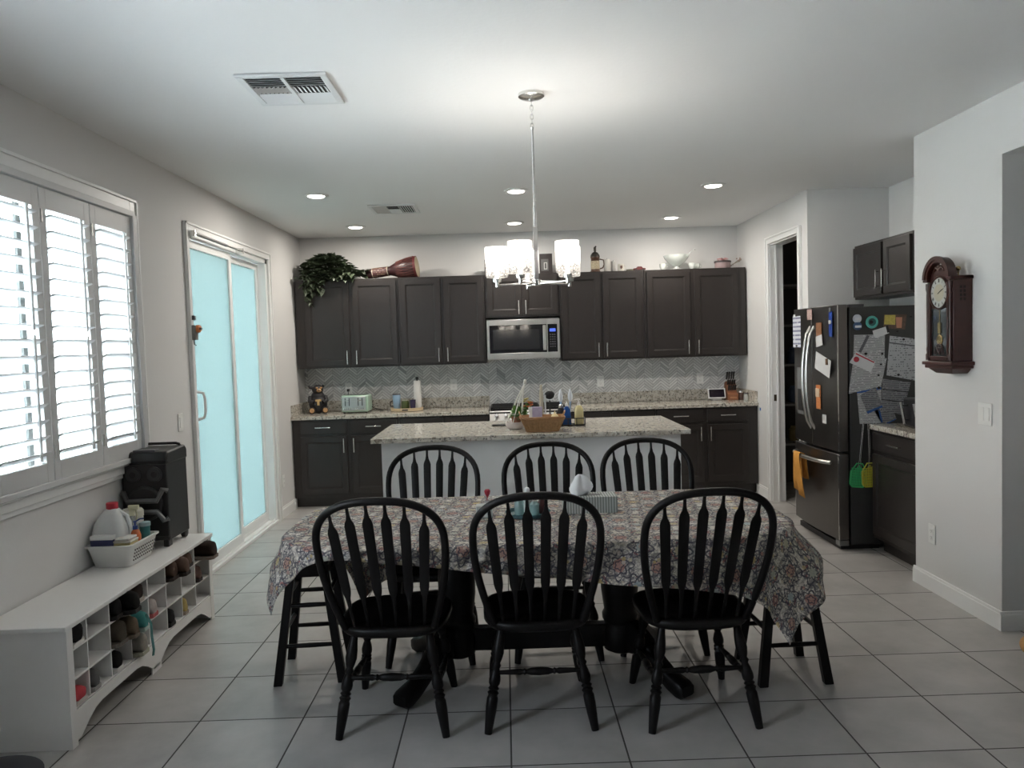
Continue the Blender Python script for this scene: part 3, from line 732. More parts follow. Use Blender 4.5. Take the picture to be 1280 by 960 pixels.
t = thing('bottle_opener_magnet', 'round teal ring magnet high on the refrigerator side', 'magnet', ((2.612, 1.633)[0], SY-.001, (2.612, 1.633)[1]))
w = MB(); c = [(math.cos(2*PI*i/28)*.036, -.010, math.sin(2*PI*i/28)*.036) for i in range(28)]
w.tube(c, .009, 8, closed=True).build('ring', TEAL, t)
MB().turned((0,0,0),(0,-.012,0),[(0,.030),(1,.030)],20).build('backing', mat('teal_dark',(.03,.12,.11),.5), t)
MB().turned((-.006,-.012,0),(-.006,-.020,0),[(0,.014),(1,.011)],16).build('knob', BLACKP, t)
for (x, z), lb, c in zip([(2.509, 1.661), (2.511, 1.609)], ('pale round clip magnet above the blue one on the refrigerator side', 'blue round clip magnet left of the teal ring on the refrigerator side'), ((.55,.57,.62), (.05,.10,.20))):
    t = thing('round_magnet', lb, 'magnet', (x, SY-.001, z))
    MB().turned((0,0,0),(0,-.014,0),[(0,.030),(.7,.030),(1,.022)],18).build('disc', mat('disc'+str(c[0]), c, .4, var=.3, scale=50), t)
    MB().box(-.022,.022,-.018,-.012,-.012,.004).build('label', mat('label_white',(.6,.6,.62),.5), t, smooth=0)

# fly swatters hanging from the fridge side
def swatter(x, z, lean, c, name, label, y):
    t = thing('fly_swatter', label, 'fly swatter', (x, y, z), 0, 'fly swatters hung on the refrigerator')
    t.rotation_euler = (0, lean, 0)
    m = mat(name, c, .4)
    MB().tube([(-.004,0,0),(-.004,0,-.27),(-.012,0,-.33)], .0025, 6).tube([(.004,0,0),(.004,0,-.27),(.012,0,-.33)], .0025, 6).build('wire_handle', NICKEL, t)
    w = MB(); wd, z0, z1 = .058, -.30, -.47
    out = [(-.02,z0),(.02,z0),(wd,z0-.06),(wd,z1+.02),(wd-.02,z1),(-wd+.02,z1),(-wd,z1+.02),(-wd,z0-.06)]
    w.tube([(a,0,b) for a,b in out], .005, 6, closed=True)
    for i in range(-4,5):
        w.box(i*.012-.0035, i*.012+.0035, -.002, .002, z1+.004, z0-.012-abs(i)*.011)
    for j in range(7):
        zz = z1+.02+j*.019; w.box(-wd+.004, wd-.004, -.0018, .0018, zz-.0022, zz+.0022)
    w.build('paddle', m, t, smooth=30)
    return t
swatter(2.545, .925, .10, (.05,.42,.14), 'green_plastic', 'green fly swatter hanging behind the yellow one on the refrigerator', SY-.012)
swatter(2.572, .930, -.03, (.50,.46,.05), 'yellow_plastic', 'yellow fly swatter hanging in front on the refrigerator side', SY-.028)

# ---- items on the fridge front, facing -x
def front(name, label, cat, y0, y1, z0, z1, m, off=.003, extra=None, tilt=0):
    yc, zc = (y0+y1)/2, (z0+z1)/2; lx = FY-yc
    bowd = .022*(1-(lx/hw)**2)
    t = thing(name, label, cat, (FX-bowd-off, yc, zc), -PI/2)
    t.rotation_euler = (0, 0, -PI/2)
    h, k = (z1-z0)/2, (y1-y0)/2
    c, s = math.cos(tilt), math.sin(tilt)
    MB().prism([(a*k*c-b*h*s, 0, a*k*s+b*h*c) for a, b in ((-1,-1),(1,-1),(1,1),(-1,1))], (0,-.002,0)).build('sheet', m, t, smooth=0)
    for nm, (a0, a1, b0, b1), mm in (extra or []):
        MB().box(a0*k, a1*k, -.010, -.002, b0*h, b1*h).build(nm, mm, t, bev=.001)
    return t
LIST = m_print('whiteboard_list', (.62,.64,.70), (.06,.06,.20), .034, .62)
front('notice_list', 'tall white handwritten list on the far door of the refrigerator', 'list', 6.17, 6.335, 1.46, 1.71, LIST, .004, [('clip', (-.6,-.3,.95,1.12), WHITEP), ('magnet', (-.1,.15,-.95,-.85), BLK)])
front('picture_magnet', 'red and white mascot-shaped magnet at the top between the refrigerator doors', 'magnet', 5.90, 5.99, 1.67, 1.75, mat('magnet_mix', (.45,.32,.30), .5, var=.8, scale=120), .008)
front('photo_magnet', 'small brown and cream photo card on the near refrigerator door', 'photo', 5.74, 5.84, 1.545, 1.645, mat('photo_brown', (.30,.14,.07), .4, var=.8, scale=90), .004)
front('paper_note', 'small white note under the brown photo card on the near refrigerator door', 'note', 5.725, 5.84, 1.47, 1.55, mat('white_paper', (.62,.62,.62), .6, var=.02), .006, None, .15)
front('bottle_opener', 'blue and white bottle-shaped magnet near the top corner of the near refrigerator door', 'magnet', 5.575, 5.63, 1.54, 1.72, mat('blue_label', (.02,.06,.30), .4, var=.3), .006, [('label', (-.6,.6,.0,.3), WHITEP), ('neck', (-.35,.35,.95,1.3), mat('steel_opener', (.6,.6,.6), .3, 1))])
front('flyer', 'crumpled white flyer pinned across the near refrigerator door', 'flyer', 5.59, 5.86, 1.27, 1.40, mat('white_paper', (.62,.62,.62), .6, var=.02), .008, [('magnet', (.5,.72,.0,.7), mat('brown_magnet', (.12,.06,.03), .5))], -.25)
front('coupon', 'orange and white coupon below the flyer on the near refrigerator door', 'coupon', 5.77, 5.85, 1.00, 1.18, mat('orange_paper', (.62,.22,.07), .5, var=.5, scale=60), .004, [('label', (-.8,.8,.0,.7), mat('cream_label', (.65,.5,.35), .6))])
front('sticky_note', 'small white square note low on the near refrigerator door', 'note', 5.68, 5.75, .90, .965, mat('white_paper', (.62,.62,.62), .6, var=.02), .004)

# orange towel over the freezer handle
ORG = mat('orange_cloth', (.56,.255,.045), .9, var=.12, bumpk=.4)
w = MB(); secs = []
def tw(side, wd, y, z, x):   # local fridge-like coords: +x toward viewer
    return (x, y, z)
tl = thing('dish_towel', 'orange cloth towel draped over the freezer handle', 'towel', (FX, FY, 0), -PI/2)
bm = w.bm; rows = []
prof = [(-.118,.36,.30),(-.122,.44,.29),(-.122,.52,.28),(-.121,.60,.26),(-.113,.645,.25),(-.098,.650,.25),(-.075,.642,.25),(-.060,.60,.25),(-.056,.52,.26),(-.050,.44,.27)]
for j, (yy, zz, xx) in enumerate(prof):
    r = []
    for i in range(9):
        k = i/8
        wid = .115 + (.055*(1-(zz-.36)/.3) if yy < -.09 else .02)
        x = -.165+k*wid + (.045*(1-(zz-.36)/.3) if yy < -.09 else 0)
        r.append(bm.verts.new((x, yy-.010*math.sin(k*9+zz*6)*(1 if zz < .63 else .15), zz-(.05*k if j == 0 else .03*k if j == 1 else 0)*(1 if yy < -.09 else .4))))
    rows.append(r)
for a, b in zip(rows, rows[1:]):
    for i in range(8): bm.faces.new((a[i], a[i+1], b[i+1], b[i]))
o = w.build('cloth', ORG, tl, smooth=80); sd = o.modifiers.new('s', 'SOLIDIFY'); sd.thickness = .004

# ---- pantry shelves in the dark room
t = thing('pantry_shelving', 'dark pantry shelving glimpsed through the pantry doorway', 'shelving', (3.4, D-.02, 0))
w = MB()
for z in (.45, .85, 1.25, 1.65, 2.05): w.box(-.75, .6, -.45, 0, z, z+.02)
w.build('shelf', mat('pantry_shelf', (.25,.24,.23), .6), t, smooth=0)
w = MB()
for x in (-.75, -.1, .57): w.box(x, x+.02, -.45, -.43, 0, 2.1)
w.build('upright', mat('pantry_shelf', (.25,.24,.23), .6), t, smooth=0)
pr = random.Random(3)
PC = [(.25,.10,.05),(.08,.12,.2),(.3,.28,.2),(.06,.06,.06),(.25,.2,.08)]
for z, zn in ((.47,'second lowest'),(.87,'middle'),(1.27,'fourth')):
    for i in range(4):
        x = 2.80+i*.17; h = pr.uniform(.14,.26); c = PC[pr.randrange(5)]
        o = MB().lathe((0,0,0), [(.045,0),(.05,.01),(.05,h*.75),(.03,h*.85),(.03,h)], 14).build('pantry_jar', mat('jar%d' % int(c[0]*100), c, .4), None, loc=(x, D-.25, z))
        tag(o, 'dim food jar standing on the %s pantry shelf' % {'second lowest':'lowest visible','middle':'middle','fourth':'upper'}[zn], 'jar', 'food jars on the %s pantry shelf' % zn)

# ================================================================== CEILING FIXTURES
for x, y, lb in ((-1.395,6.01,'front left recessed ceiling light, nearest the sliding door'),(-1.395,7.58,'rear left recessed ceiling light near the back wall corner'),(.13,6.05,'front middle recessed ceiling light behind the chandelier rod'),(.135,7.62,'rear middle recessed ceiling light over the range'),(1.65,6.06,'front right recessed ceiling light nearest the refrigerator'),(1.65,7.57,'rear right recessed ceiling light near the back wall')):
    t = thing('recessed_light', lb, 'ceiling light', (x, y, ZC))
    MB().lathe((0,0,0), [(.066,-.001),(.095,-.001),(.095,-.006),(.085,-.012),(.066,-.010)], 28, caps=False).build('trim_ring', TRIM, t)
    MB().lathe((0,0,0), [(.067,-.005),(.060,-.013),(.035,-.017),(.001,-.018)], 24, caps=False).build('lens', emat('lamp_lens', (1,.93,.84), 4), t)
    area('recessed_lamp', (x, y, ZC-.022), (0,0,0), .12, 0, 5, (1,.93,.84), shape='DISK')
VENTM = mat('vent_white', (.70,.71,.71), .45, var=.02); VDARK = mat('vent_dark', (.05,.05,.05), .8)
def vent(label, x0, x1, y0, y1, big):
    t = thing('ceiling_vent', label, 'air vent', ((x0+x1)/2, (y0+y1)/2, ZC))
    hx, hy = (x1-x0)/2, (y1-y0)/2; b = .032
    MB().box(-hx,hx,-hy,-hy+b,-.012,0).box(-hx,hx,hy-b,hy,-.012,0).box(-hx,-hx+b,-hy+b,hy-b,-.012,0).box(hx-b,hx,-hy+b,hy-b,-.012,0).build('frame', VENTM, t, bev=.004)
    MB().box(-hx+b,hx-b,-hy+b,hy-b,-.003,-.0005).build('duct', VDARK, t, smooth=0)
    ix, iy = hx-b, hy-b
    def slats(xa, xb, ya, yb, axis, n, tilt, nm='slats'):
        w = MB()
        for i in range(n):
            k = (i+.5)/n
            if axis == 'x':
                yy = ya+(yb-ya)*k; d = (yb-ya)/n*.34
                w.prism([(xa, yy-d, -.004 if tilt > 0 else -.012), (xa, yy+d, -.012 if tilt > 0 else -.004), (xa, yy+d, -.0105 if tilt > 0 else -.0025), (xa, yy-d, -.0025 if tilt > 0 else -.0105)], (xb-xa, 0, 0))
            else:
                xx = xa+(xb-xa)*k; d = (xb-xa)/n*.34
                w.prism([(xx-d, ya, -.004 if tilt > 0 else -.012), (xx+d, ya, -.012 if tilt > 0 else -.004), (xx+d, ya, -.0105 if tilt > 0 else -.0025), (xx-d, ya, -.0025 if tilt > 0 else -.0105)], (0, yb-ya, 0))
        w.build(nm, VENTM, t, smooth=0)
    if big:
        g = .008
        MB().box(-g,g,-iy,iy,-.013,-.002).build('divider', VENTM, t, smooth=0)
        for s in (-1,1):
            a, c = sorted((s*g, s*ix))
            slats(a, c, -iy, -iy*.30, 'x', 5, -1); slats(a, c, -iy*.22, iy*.22, 'y', 8, s); slats(a, c, iy*.30, iy, 'x', 5, 1)
    else:
        slats(-ix, -ix*.33, -iy, iy, 'y', 6, -1); slats(-ix*.3, ix*.3, -iy, 0, 'x', 3, -1)
        slats(-ix*.3, ix*.3, 0.005, iy, 'x', 3, 1); slats(ix*.33, ix, -iy, iy, 'y', 6, 1)
        MB().box(-ix*.32,-ix*.29,-iy,iy,-.012,-.002).box(ix*.29,ix*.32,-iy,iy,-.012,-.002).build('divider', VENTM, t, smooth=0)
vent('large white ceiling vent nearest the viewer', -1.115, -.722, 3.375, 3.79, True)
vent('small white ceiling vent between the left recessed lights', -1.09, -.695, 6.47, 6.88, False)

# chandelier
CX, CY = .165, 3.75
t = thing('chandelier', 'brushed nickel five-arm chandelier with crackled glass cylinder shades', 'chandelier', (CX, CY, ZC))
MB().lathe((0,0,0), [(.062,0),(.062,-.014),(.052,-.020),(.014,-.026),(.008,-.034)], 30).build('canopy', NICKEL, t)
w = MB()
for i in range(6):
    z = -.045-i*.021
    ring = [(math.cos(2*PI*k/14)*.0075*(i%2), math.cos(2*PI*k/14)*.0075*((i+1)%2), z+math.sin(2*PI*k/14)*.014) for k in range(14)]
    w.tube(ring, .0018, 6, closed=True)
w.build('chain', NICKEL, t)
MB().turned((0,0,-.155),(0,0,-.63),[(0,.006),(.01,.009),(.03,.0062),(.78,.0062),(.785,.0085),(1,.0085)],12).build('rod', NICKEL, t)
MB().box(-.011,.011,-.011,.011,-.875,-.625).build('stem', NICKEL, t, bev=.002)
MB().lathe((0,0,-.895), [(.012,-.012),(.024,-.008),(.024,.018),(.012,.022)], 20).build('hub', NICKEL, t)
bulbm = emat('warm_bulb', (1,.93,.84), 4)
for k in range(5):
    a = math.radians(47+72*k)      # measured from -y towards +x
    dx, dy = math.sin(a), -math.cos(a); R = .19
    a1 = MB().tube([(0,0,-.895),(dx*R,dy*R,-.895)], .0048, 8).tube([(dx*.02,dy*.02,-.884),(dx*R*.8,dy*R*.8,-.895)], .0028, 6).build('arm', NICKEL, t)
    px, py = dx*R, dy*R
    MB().lathe((px,py,-.895), [(.008,-.012),(.009,-.010),(.009,.012),(.020,.014),(.022,.030),(.015,.034)], 16).build('socket_cup', NICKEL, a1)
    gl = MB().lathe((px,py,-.86), [(.020,0),(.050,.002),(.054,.008),(.056,.146),(.053,.146),(.051,.010),(.020,.005)], 28, caps=False).build('glass_shade', SHADE, a1)
    MB().lathe((px,py,-.855), [(.010,0),(.012,.02),(.026,.05),(.029,.068),(.024,.086),(.010,.096),(.001,.098)], 16).build('bulb', bulbm, a1)
    pl = bpy.data.lights.new('chandelier_lamp', 'POINT'); pl.energy = 1.15; pl.color = (1,.93,.84); pl.shadow_soft_size = .03
    po = bpy.data.objects.new('chandelier_lamp', pl); COL.objects.link(po); po.location = (CX+px, CY+py, ZC-.74)

# ================================================================== DINING TABLE
TX0, TX1, TY0, TY1, TR, TZ = -.975, 1.215, 3.04, 4.065, .34, .757
def rrect(x0, x1, y0, y1, r, n=8):
    pts = []
    for cx, cy, a0 in ((x1-r,y0+r,-PI/2),(x1-r,y1-r,0),(x0+r,y1-r,PI/2),(x0+r,y0+r,PI)):
        for i in range(n+1): a = a0+PI/2*i/n; pts.append((cx+r*math.cos(a), cy+r*math.sin(a)))
    return pts
TCX, TCY = (TX0+TX1)/2, (TY0+TY1)/2
t = thing('dining_table', 'black double-pedestal dining table under the patterned cloth', 'dining table', (TCX, TCY, 0))
MB().prism([(x-TCX, y-TCY, TZ-.03) for x, y in rrect(TX0, TX1, TY0, TY1, TR)], (0,0,.03)).build('tabletop', BLACKW, t, bev=.004)
MB().box(-.72,.72,-.33,-.31,.655,TZ-.03).box(-.72,.72,.31,.33,.655,TZ-.03).box(-.72,-.70,-.31,.31,.655,TZ-.03).box(.70,.72,-.31,.31,.655,TZ-.03).build('apron', BLACKW, t, smooth=0)
for px, s in ((-.378,-1),(.385,1)):
    MB().lathe((px,.048,0), [(.05,.10),(.078,.115),(.086,.15),(.086,.20),(.078,.225),(.074,.24),(.084,.26),(.085,.28),(.074,.30),(.080,.34),(.087,.40),(.087,.50),(.078,.555),(.072,.57),(.084,.59),(.084,.62),(.075,.635),(.075,.655)], 32).box(px-.11,px+.11,-.29,.29,.655,.70).build('pedestal', BLACKW, t)
    for q in (-1, 1):
        d = Vector((s*.7, q, 0)).normalized(); nrm = Vector((-d.y, d.x, 0)); secs = []
        for k, z, hh, wd in ((.05,.185,.075,.035),(.12,.19,.07,.036),(.20,.155,.055,.036),(.28,.10,.042,.036),(.35,.062,.038,.038),(.40,.048,.040,.040),(.43,.045,.036,.040),(.45,.045,.022,.036)):
            c = Vector((px,.048,z))+d*k*.92
            secs.append([c+nrm*wd*a+Vector((0,0,hh*b)) for a, b in ((-1,-.7),(-.7,-1),(.7,-1),(1,-.7),(1,.7),(.7,1),(-.7,1),(-1,.7))])
        MB().loft(secs).build('foot', BLACKW, t, smooth=50)
MB().box(-.375,.38,.018,.078,.13,.235).build('stretcher_beam', BLACKW, t, bev=.004)

def cloth():
    A = Vector((-1.20, 3.065)); ang = math.radians(-7.0)
    e1 = Vector((math.cos(ang), math.sin(ang))); e2 = Vector((-math.sin(ang), math.cos(ang)))
    Lu, Lv = 2.60, 1.50; nu, nv = 180, 100
    me = bpy.data.meshes.new('tablecloth'); vs, fs, uvs = [], [], []
    for j in range(nv+1):
        for i in range(nu+1):
            u, v = Lu*i/nu, Lv*j/nv; p = A+e1*u+e2*v
            qx = min(max(p.x, TX0+TR), TX1-TR); qy = min(max(p.y, TY0+TR), TY1-TR)
            dx, dy = p.x-qx, p.y-qy; r = math.hypot(dx, dy)
            if p.x > TX0+TR and p.x < TX1-TR: d = abs(dy)-TR if abs(dy) > 0 else -1; n = Vector((0, 1 if dy > 0 else -1))
            elif p.y > TY0+TR and p.y < TY1-TR: d = abs(dx)-TR; n = Vector((1 if dx > 0 else -1, 0))
            else: d = r-TR; n = Vector((dx, dy))/max(r, 1e-6)
            if d <= 0:
                z = TZ+.004+.0012*math.sin(p.x*17+p.y*9)*math.sin(p.y*13); vs.append((p.x, p.y, z))
            else:
                corner = abs(n.x*n.y)*2
                b = .012; th = min(d/b, PI/2)
                out = b*math.sin(th)*.9; z = TZ+.004-b*(1-math.cos(th))
                rest = max(0, d-b*PI/2)
                z -= rest*.985
                a = math.atan2(n.y, n.x)
                fold = math.sin(a*9+.7)*.5+math.sin(a*17+2+p.x*2)*.3
                out += rest*(.05+.03*corner) + fold*corner*min(rest, .3)*.16 + .012*math.sin((p.x+p.y*1.3)*14)*min(1, rest/.12)*(1-corner)
                ex = min(1, rest/.17); ex = ex*ex*(3-2*ex)
                if n.x > .6: out += .12*ex*(n.x-.6)/.4
                elif n.x < -.6: out += .05*ex*(-n.x-.6)/.4
                q = p-n*d
                vs.append((q.x+n.x*out, q.y+n.y*out, z))
            uvs.append((u, v))
    for j in range(nv):
        for i in range(nu):
            k = j*(nu+1)+i; fs.append((k, k+1, k+nu+2, k+nu+1))
    me.from_pydata(vs, [], fs); uv = me.uv_layers.new(name='UVMap')
    for l in me.loops: uv.data[l.index].uv = uvs[l.vertex_index]
    me.materials.append(CLOTH); me.polygons.foreach_set('use_smooth', [True]*len(me.polygons))
    o = bpy.data.objects.new('tablecloth', me); COL.objects.link(o)
    s = o.modifiers.new('s', 'SOLIDIFY'); s.thickness = .002; s.offset = 1
    return tag(o, 'cream, navy and red damask tablecloth draped over the dining table', 'tablecloth')
cloth()

# ================================================================== WINDSOR CHAIRS
LEG = [(0,.012),(.08,.015),(.16,.0195),(.24,.0215),(.30,.017),(.335,.0125),(.36,.0175),(.385,.012),(.43,.017),(.49,.0215),(.53,.0205),(.555,.0145),(.575,.0205),(.595,.0145),(.615,.0215),(.64,.0165),(.665,.0205),(.75,.0205),(.90,.0165),(1,.0135)]
STR = [(0,.008),(.15,.010),(.28,.0125),(.31,.009),(.33,.0135),(.35,.009),(.40,.0145),(.5,.0165),(.60,.0145),(.65,.009),(.67,.0135),(.69,.009),(.72,.0125),(.85,.010),(1,.008)]
def make_chair(label):
    t = thing('windsor_chair', label, 'chair')
    # seat
    def outline(k, z):
        pts = []
        for i in range(36):
            a = 2*PI*i/36; c, s = math.cos(a), math.sin(a); e = .62
            x = math.copysign(abs(c)**e, c)*(.225+(.012 if s > 0 else -.010)*abs(s)); y = math.copysign(abs(s)**e, s)*.222
            pts.append((x*k, y*k, z))
        return pts
    w = MB(); w.loft([outline(.86,.400), outline(.95,.405), outline(1,.420), outline(1,.434), outline(.975,.443), outline(.90,.446), outline(.80,.438), outline(.5,.430), outline(.12,.431)])
    w.build('seat', BLACKW, t, smooth=50)
    tilt = math.radians(18.5)
    def P(s, k):
        cv = .028*(1-(s/.25)**2)*min(1, k/.5)
        return Vector((s, -.178-k*math.sin(tilt)-cv, .436+k*math.cos(tilt)))
    path = []
    for i in range(9): k = i/8; path.append((-.178-.068*math.sin(k*PI/2)**1.0, .385*k))
    top = []
    for i in range(1, 24):
        a = PI-PI*i/24; c, s = math.cos(a), math.sin(a)
        top.append((math.copysign(abs(c)**.80, c)*.246, .385+abs(s)**.80*.198))
    full = path+top+[(-a, b) for a, b in path[::-1]]
    MB().tube([P(a, b) for a, b in full], .0135, 10, flat=1.15, up=(0,1,0)).build('bow', BLACKW, t)
    def ktop(s): 
        return .385+.198*(1-min(1,abs(s)/.246)**(2/.80))**(.80/2) if abs(s) < .246 else .385
    for sb, st_ in ((-.140,-.180),(-.084,-.108),(-.028,-.036),(.028,.036),(.084,.108),(.140,.180)):
        kt = ktop(st_); secs = []
        for k, hwd in ((0,.0065),(.10,.0070),(.145,.0095),(.172,.0160),(.192,.0185),(kt-.13,.0200),(kt-.095,.0200),(kt-.080,.0165),(kt-.066,.0098),(kt-.045,.0065),(kt-.005,.0055)):
            s = sb+(st_-sb)*(k/kt); c = P(s, k); 
            secs.append([c+Vector((a*hwd, b*.0048, 0)) for a, b in ((-1,-.5),(-.6,-1),(.6,-1),(1,-.5),(1,.5),(.6,1),(-.6,1),(-1,.5))])
        MB().loft(secs).build('arrow_slat', BLACKW, t, smooth=35)
    fl = {}
    for sx in (-1, 1):
        for y0, y1, x0, x1 in ((-.140,-.215,.150,.215),(.140,.250,.150,.205)):
            a, b = Vector((sx*x0, y0, .405)), Vector((sx*x1, y1, 0)); fl[(sx, y0 > 0)] = (a, b)
            MB().turned(a, b, [(q, r*1.1) for q, r in LEG], 14).build('leg', BLACKW, t, smooth=60)
        p = [fl[(sx, q)][0].lerp(fl[(sx, q)][1], .58 if q else .52) for q in (False, True)]
        MB().turned(p[0], p[1], STR, 12).build('stretcher', BLACKW, t, smooth=60)
    p = [fl[(q, False)][0].lerp(fl[(q, False)][1], .43) for q in (-1, 1)]
    MB().turned(p[0], p[1], STR, 12).build('stretcher', BLACKW, t, smooth=60)
    return t
G = 'black arrow-back Windsor chairs around the dining table'
c0 = make_chair('black arrow-back chair at the near left of the table, beside the left stool'); c0['group'] = G
c0.location = (-.488, 3.250, 0); c0.rotation_euler = (0,0,math.radians(-1.5))
dup(c0, (.102, 3.258, 0), math.radians(0), 'black arrow-back chair at the near middle of the table', G)
dup(c0, (.746, 3.222, 0), math.radians(1.5), 'black arrow-back chair at the near right of the table, beside the right stool', G)
dup(c0, (-.41, 3.97, 0), PI+math.radians(1), 'black arrow-back chair on the island side, left of the wine-glass jar', G)
dup(c0, (.222, 3.97, 0), PI, 'black arrow-back chair on the island side, behind the tissue box', G)
dup(c0, (.757, 4.00, 0), PI-math.radians(3), 'black arrow-back chair on the island side, right of the tissue box', G)

# stools under the table ends
def stool(x, y, label, rz=0):
    t = thing('wooden_stool', label, 'stool', (x, y, 0), rz, 'square-legged black stools at the table ends')
    MB().box(-.098,.098,-.125,.125,.545,.575).build('seat', BLACKW, t, bev=.008)
    MB().box(-.088,.088,-.112,-.097,.49,.546).box(-.088,.088,.097,.112,.49,.546).box(-.088,-.073,-.097,.097,.49,.546).box(.073,.088,-.097,.097,.49,.546).build('apron', BLACKW, t, smooth=0)
    leg = {}
    for sx in (-1, 1):
        for sy in (-1, 1):
            w = MB().taper((sx*.148, sy*.158), .040, .036, 0, (sx*.074, sy*.100), .036, .034, .546); w.build('leg', BLACKW, t, bev=.003, smooth=0)
    def L(sx, sy, z): k = z/.546; return (sx*(.148-.074*k), sy*(.158-.058*k), z)
    for z, ax in ((.175,'x'),(.24,'y'),(.36,'x'),(.41,'y')):
        for s in (-1, 1):
            a, b = (L(-1,s,z), L(1,s,z)) if ax == 'x' else (L(s,-1,z), L(s,1,z))
            MB().turned(a, b, [(0,.0095),(.5,.0115),(1,.0095)], 10).build('rung', BLACKW, t)
    return t
stool(-.965, 3.735, 'black square-legged stool under the left end of the tablecloth', math.radians(4))
stool(1.245, 3.545, 'black square-legged stool under the right end of the tablecloth', math.radians(2))

# ---- on the table
TZc = TZ+.007
t = thing('tissue_box', 'grey striped tissue box on the tablecloth', 'tissue box', (.375, 3.615, TZc))
MB().box(-.125,.125,-.062,.062,0,.075).build('box', m_stripe('tissue_stripes', (.20,.215,.20), (.43,.45,.42), .0125, 'x', .42), t, smooth=0)
MB().prism([(math.cos(a)*.06, math.sin(a)*.022, .0752) for a in [2*PI*i/20 for i in range(20)]], (0,0,.0008)).build('opening', BLACKP, t, smooth=0)
w = MB(); rows = []
for j in range(10):
    k = j/9; r = []
    base_r = (.030,.040,.046,.048,.046,.041,.034,.027,.022,.010)[j]
    for i in range(20):
        a = 2*PI*i/20; rad = base_r*(1+(.14+.34*k)*math.sin(a*3+.8+k*1.2)+.10*math.sin(a*7+1))
        r.append((math.cos(a)*rad+.004*k, math.sin(a)*rad*.5, .074+k*.098+.010*math.sin(a*2+1)*k*(1-k)*2))
    rows.append(r)
w.loft(rows)
w.build('tissue', mat('tissue_white', (.80,.80,.80), .9, var=.03), t, smooth=70, loc=(-.045,0,0))
AQ = glassy('aqua_glass', (.50,.64,.64), .6); CG = glassy('clear_glass', (.90,.93,.92), .72)
t = thing('condiment_tray', 'round aqua tray holding the shakers beside the tissue box', 'tray', (.085, 3.55, TZc))
MB().lathe((0,0,0), [(.075,0),(.095,.004),(.105,.022),(.102,.022),(.092,.007),(.001,.005)], 32, caps=False).build('dish', mat('aqua_tray', (.07,.15,.17), .25), t)
def shaker(x, y, h, r, m, lab, capm, name='shaker', cat='shaker'):
    t = thing(name, lab, cat, (x, y, TZc+.007))
    MB().lathe((0,0,0), [(r*.9,0),(r,.004),(r,h*.62),(r*.62,h*.74),(r*.55,h*.80)], 18).build('bottle', m, t)
    MB().lathe((0,0,h*.80), [(r*.62,0),(r*.62,h*.13),(r*.4,h*.19),(r*.15,h*.20)], 16).build('cap', capm, t)
shaker(.045, 3.55, .095, .022, AQ, 'aqua glass shaker at the left of the aqua tray', NICKEL)
shaker(.085, 3.60, .115, .021, mat('white_bottle', (.66,.66,.64), .4), 'white squeeze bottle standing tallest on the aqua tray', WHITEP, 'squeeze_bottle', 'bottle')
shaker(.115, 3.53, .080, .022, AQ, 'aqua glass shaker at the middle of the aqua tray', NICKEL)
shaker(.150, 3.57, .082, .020, mat('pepper', (.10,.03,.03), .3), 'dark red pepper shaker at the right of the aqua tray', NICKEL)
t = thing('napkin_box', 'small pale square box beside the red bird stem on the tablecloth', 'box', (-.115, 3.56, TZc))
MB().box(-.038,.038,-.034,.034,0,.055).build('box', mat('pale_box', (.40,.42,.40), .6, var=.1), t, bev=.004)
t = thing('stem_ornament', 'small clear jar with a dark red bloom on the tablecloth', 'ornament', (-.105, 3.67, TZc))
MB().lathe((0,0,0), [(.018,0),(.020,.003),(.016,.03),(.009,.05),(.011,.055)], 16, caps=False).build('jar', CG, t)
MB().tube([(0,0,.004),(.001,0,.05),(.004,0,.085)], .0025, 6).build('stem', mat('stem_red', (.25,.02,.03), .4), t)
MB().lathe((.003,0,.07), [(.004,0),(.012,.014),(.015,.028),(.010,.036),(.003,.034)], 14).build('bloom', mat('bloom_red', (.35,.02,.04), .4), t)

# ================================================================== SHOE BENCH
BX = -1.765; BY0, BY1, BH = 3.03, 4.545, .50
DV = [3.198, 3.381, 3.566, 3.75, 3.948, 4.134, 4.318]
t = thing('shoe_bench', 'long white cubby shoe bench under the window', 'bench', (BX, BY0, 0))
MB().box(XL+.006-BX, .012, -.015, BY1-BY0+.015, BH-.020, BH).build('top', BENCH, t, bev=.003)
MB().box(XL+.01-BX, -.002, 0, .018, 0, BH-.020).box(XL+.01-BX, -.002, BY1-BY0-.018, BY1-BY0, 0, BH-.020).box(XL+.01-BX, XL+.018-BX, .018, BY1-BY0-.018, .10, BH-.02).build('side_panel', BENCH, t, smooth=0)
for a_ in (0, BY1-BY0-.042): MB().box(-.002, .006, a_, a_+.042, 0, BH-.020).build('stile', BENCH, t, smooth=0)
w = MB()
for z in (.145, .262, .382): w.box(XL+.018-BX, -.004, .018, BY1-BY0-.018, z-.004, z+.004)
w.build('shelf', BENCH, t, smooth=0)
for y in DV: MB().box(XL+.02-BX, -.005, y-BY0-.0035, y-BY0+.0035, .149, BH-.021).build('divider', BENCH, t, smooth=0)
# apron with two arches
def apr(y0, y1):
    pts = [(y0,.141),(y0,.02),(y0+.03,.02)]
    L = y1-y0
    for i in range(13):
        k = i/12; 
        if k < .25: z = .03+.065*math.sin(k/.25*PI/2)
        elif k > .75: z = .03+.065*math.sin((1-k)/.25*PI/2)
        else: z = .095
        pts.append((y0+.045+(L-.09)*k, z))
    pts += [(y1-.03,.02),(y1,.02),(y1,.141)]
    return pts
mid = (BY1-BY0)*.5
w = MB()
for a, b in ((.040, mid), (mid, BY1-BY0-.040)): w.prism([(-.002, y, z) for y, z in apr(a, b)], (.006,0,0))
w.box(-.002, .004, mid-.05, mid+.05, 0, .03)
w.build('apron', BENCH, t, smooth=0)

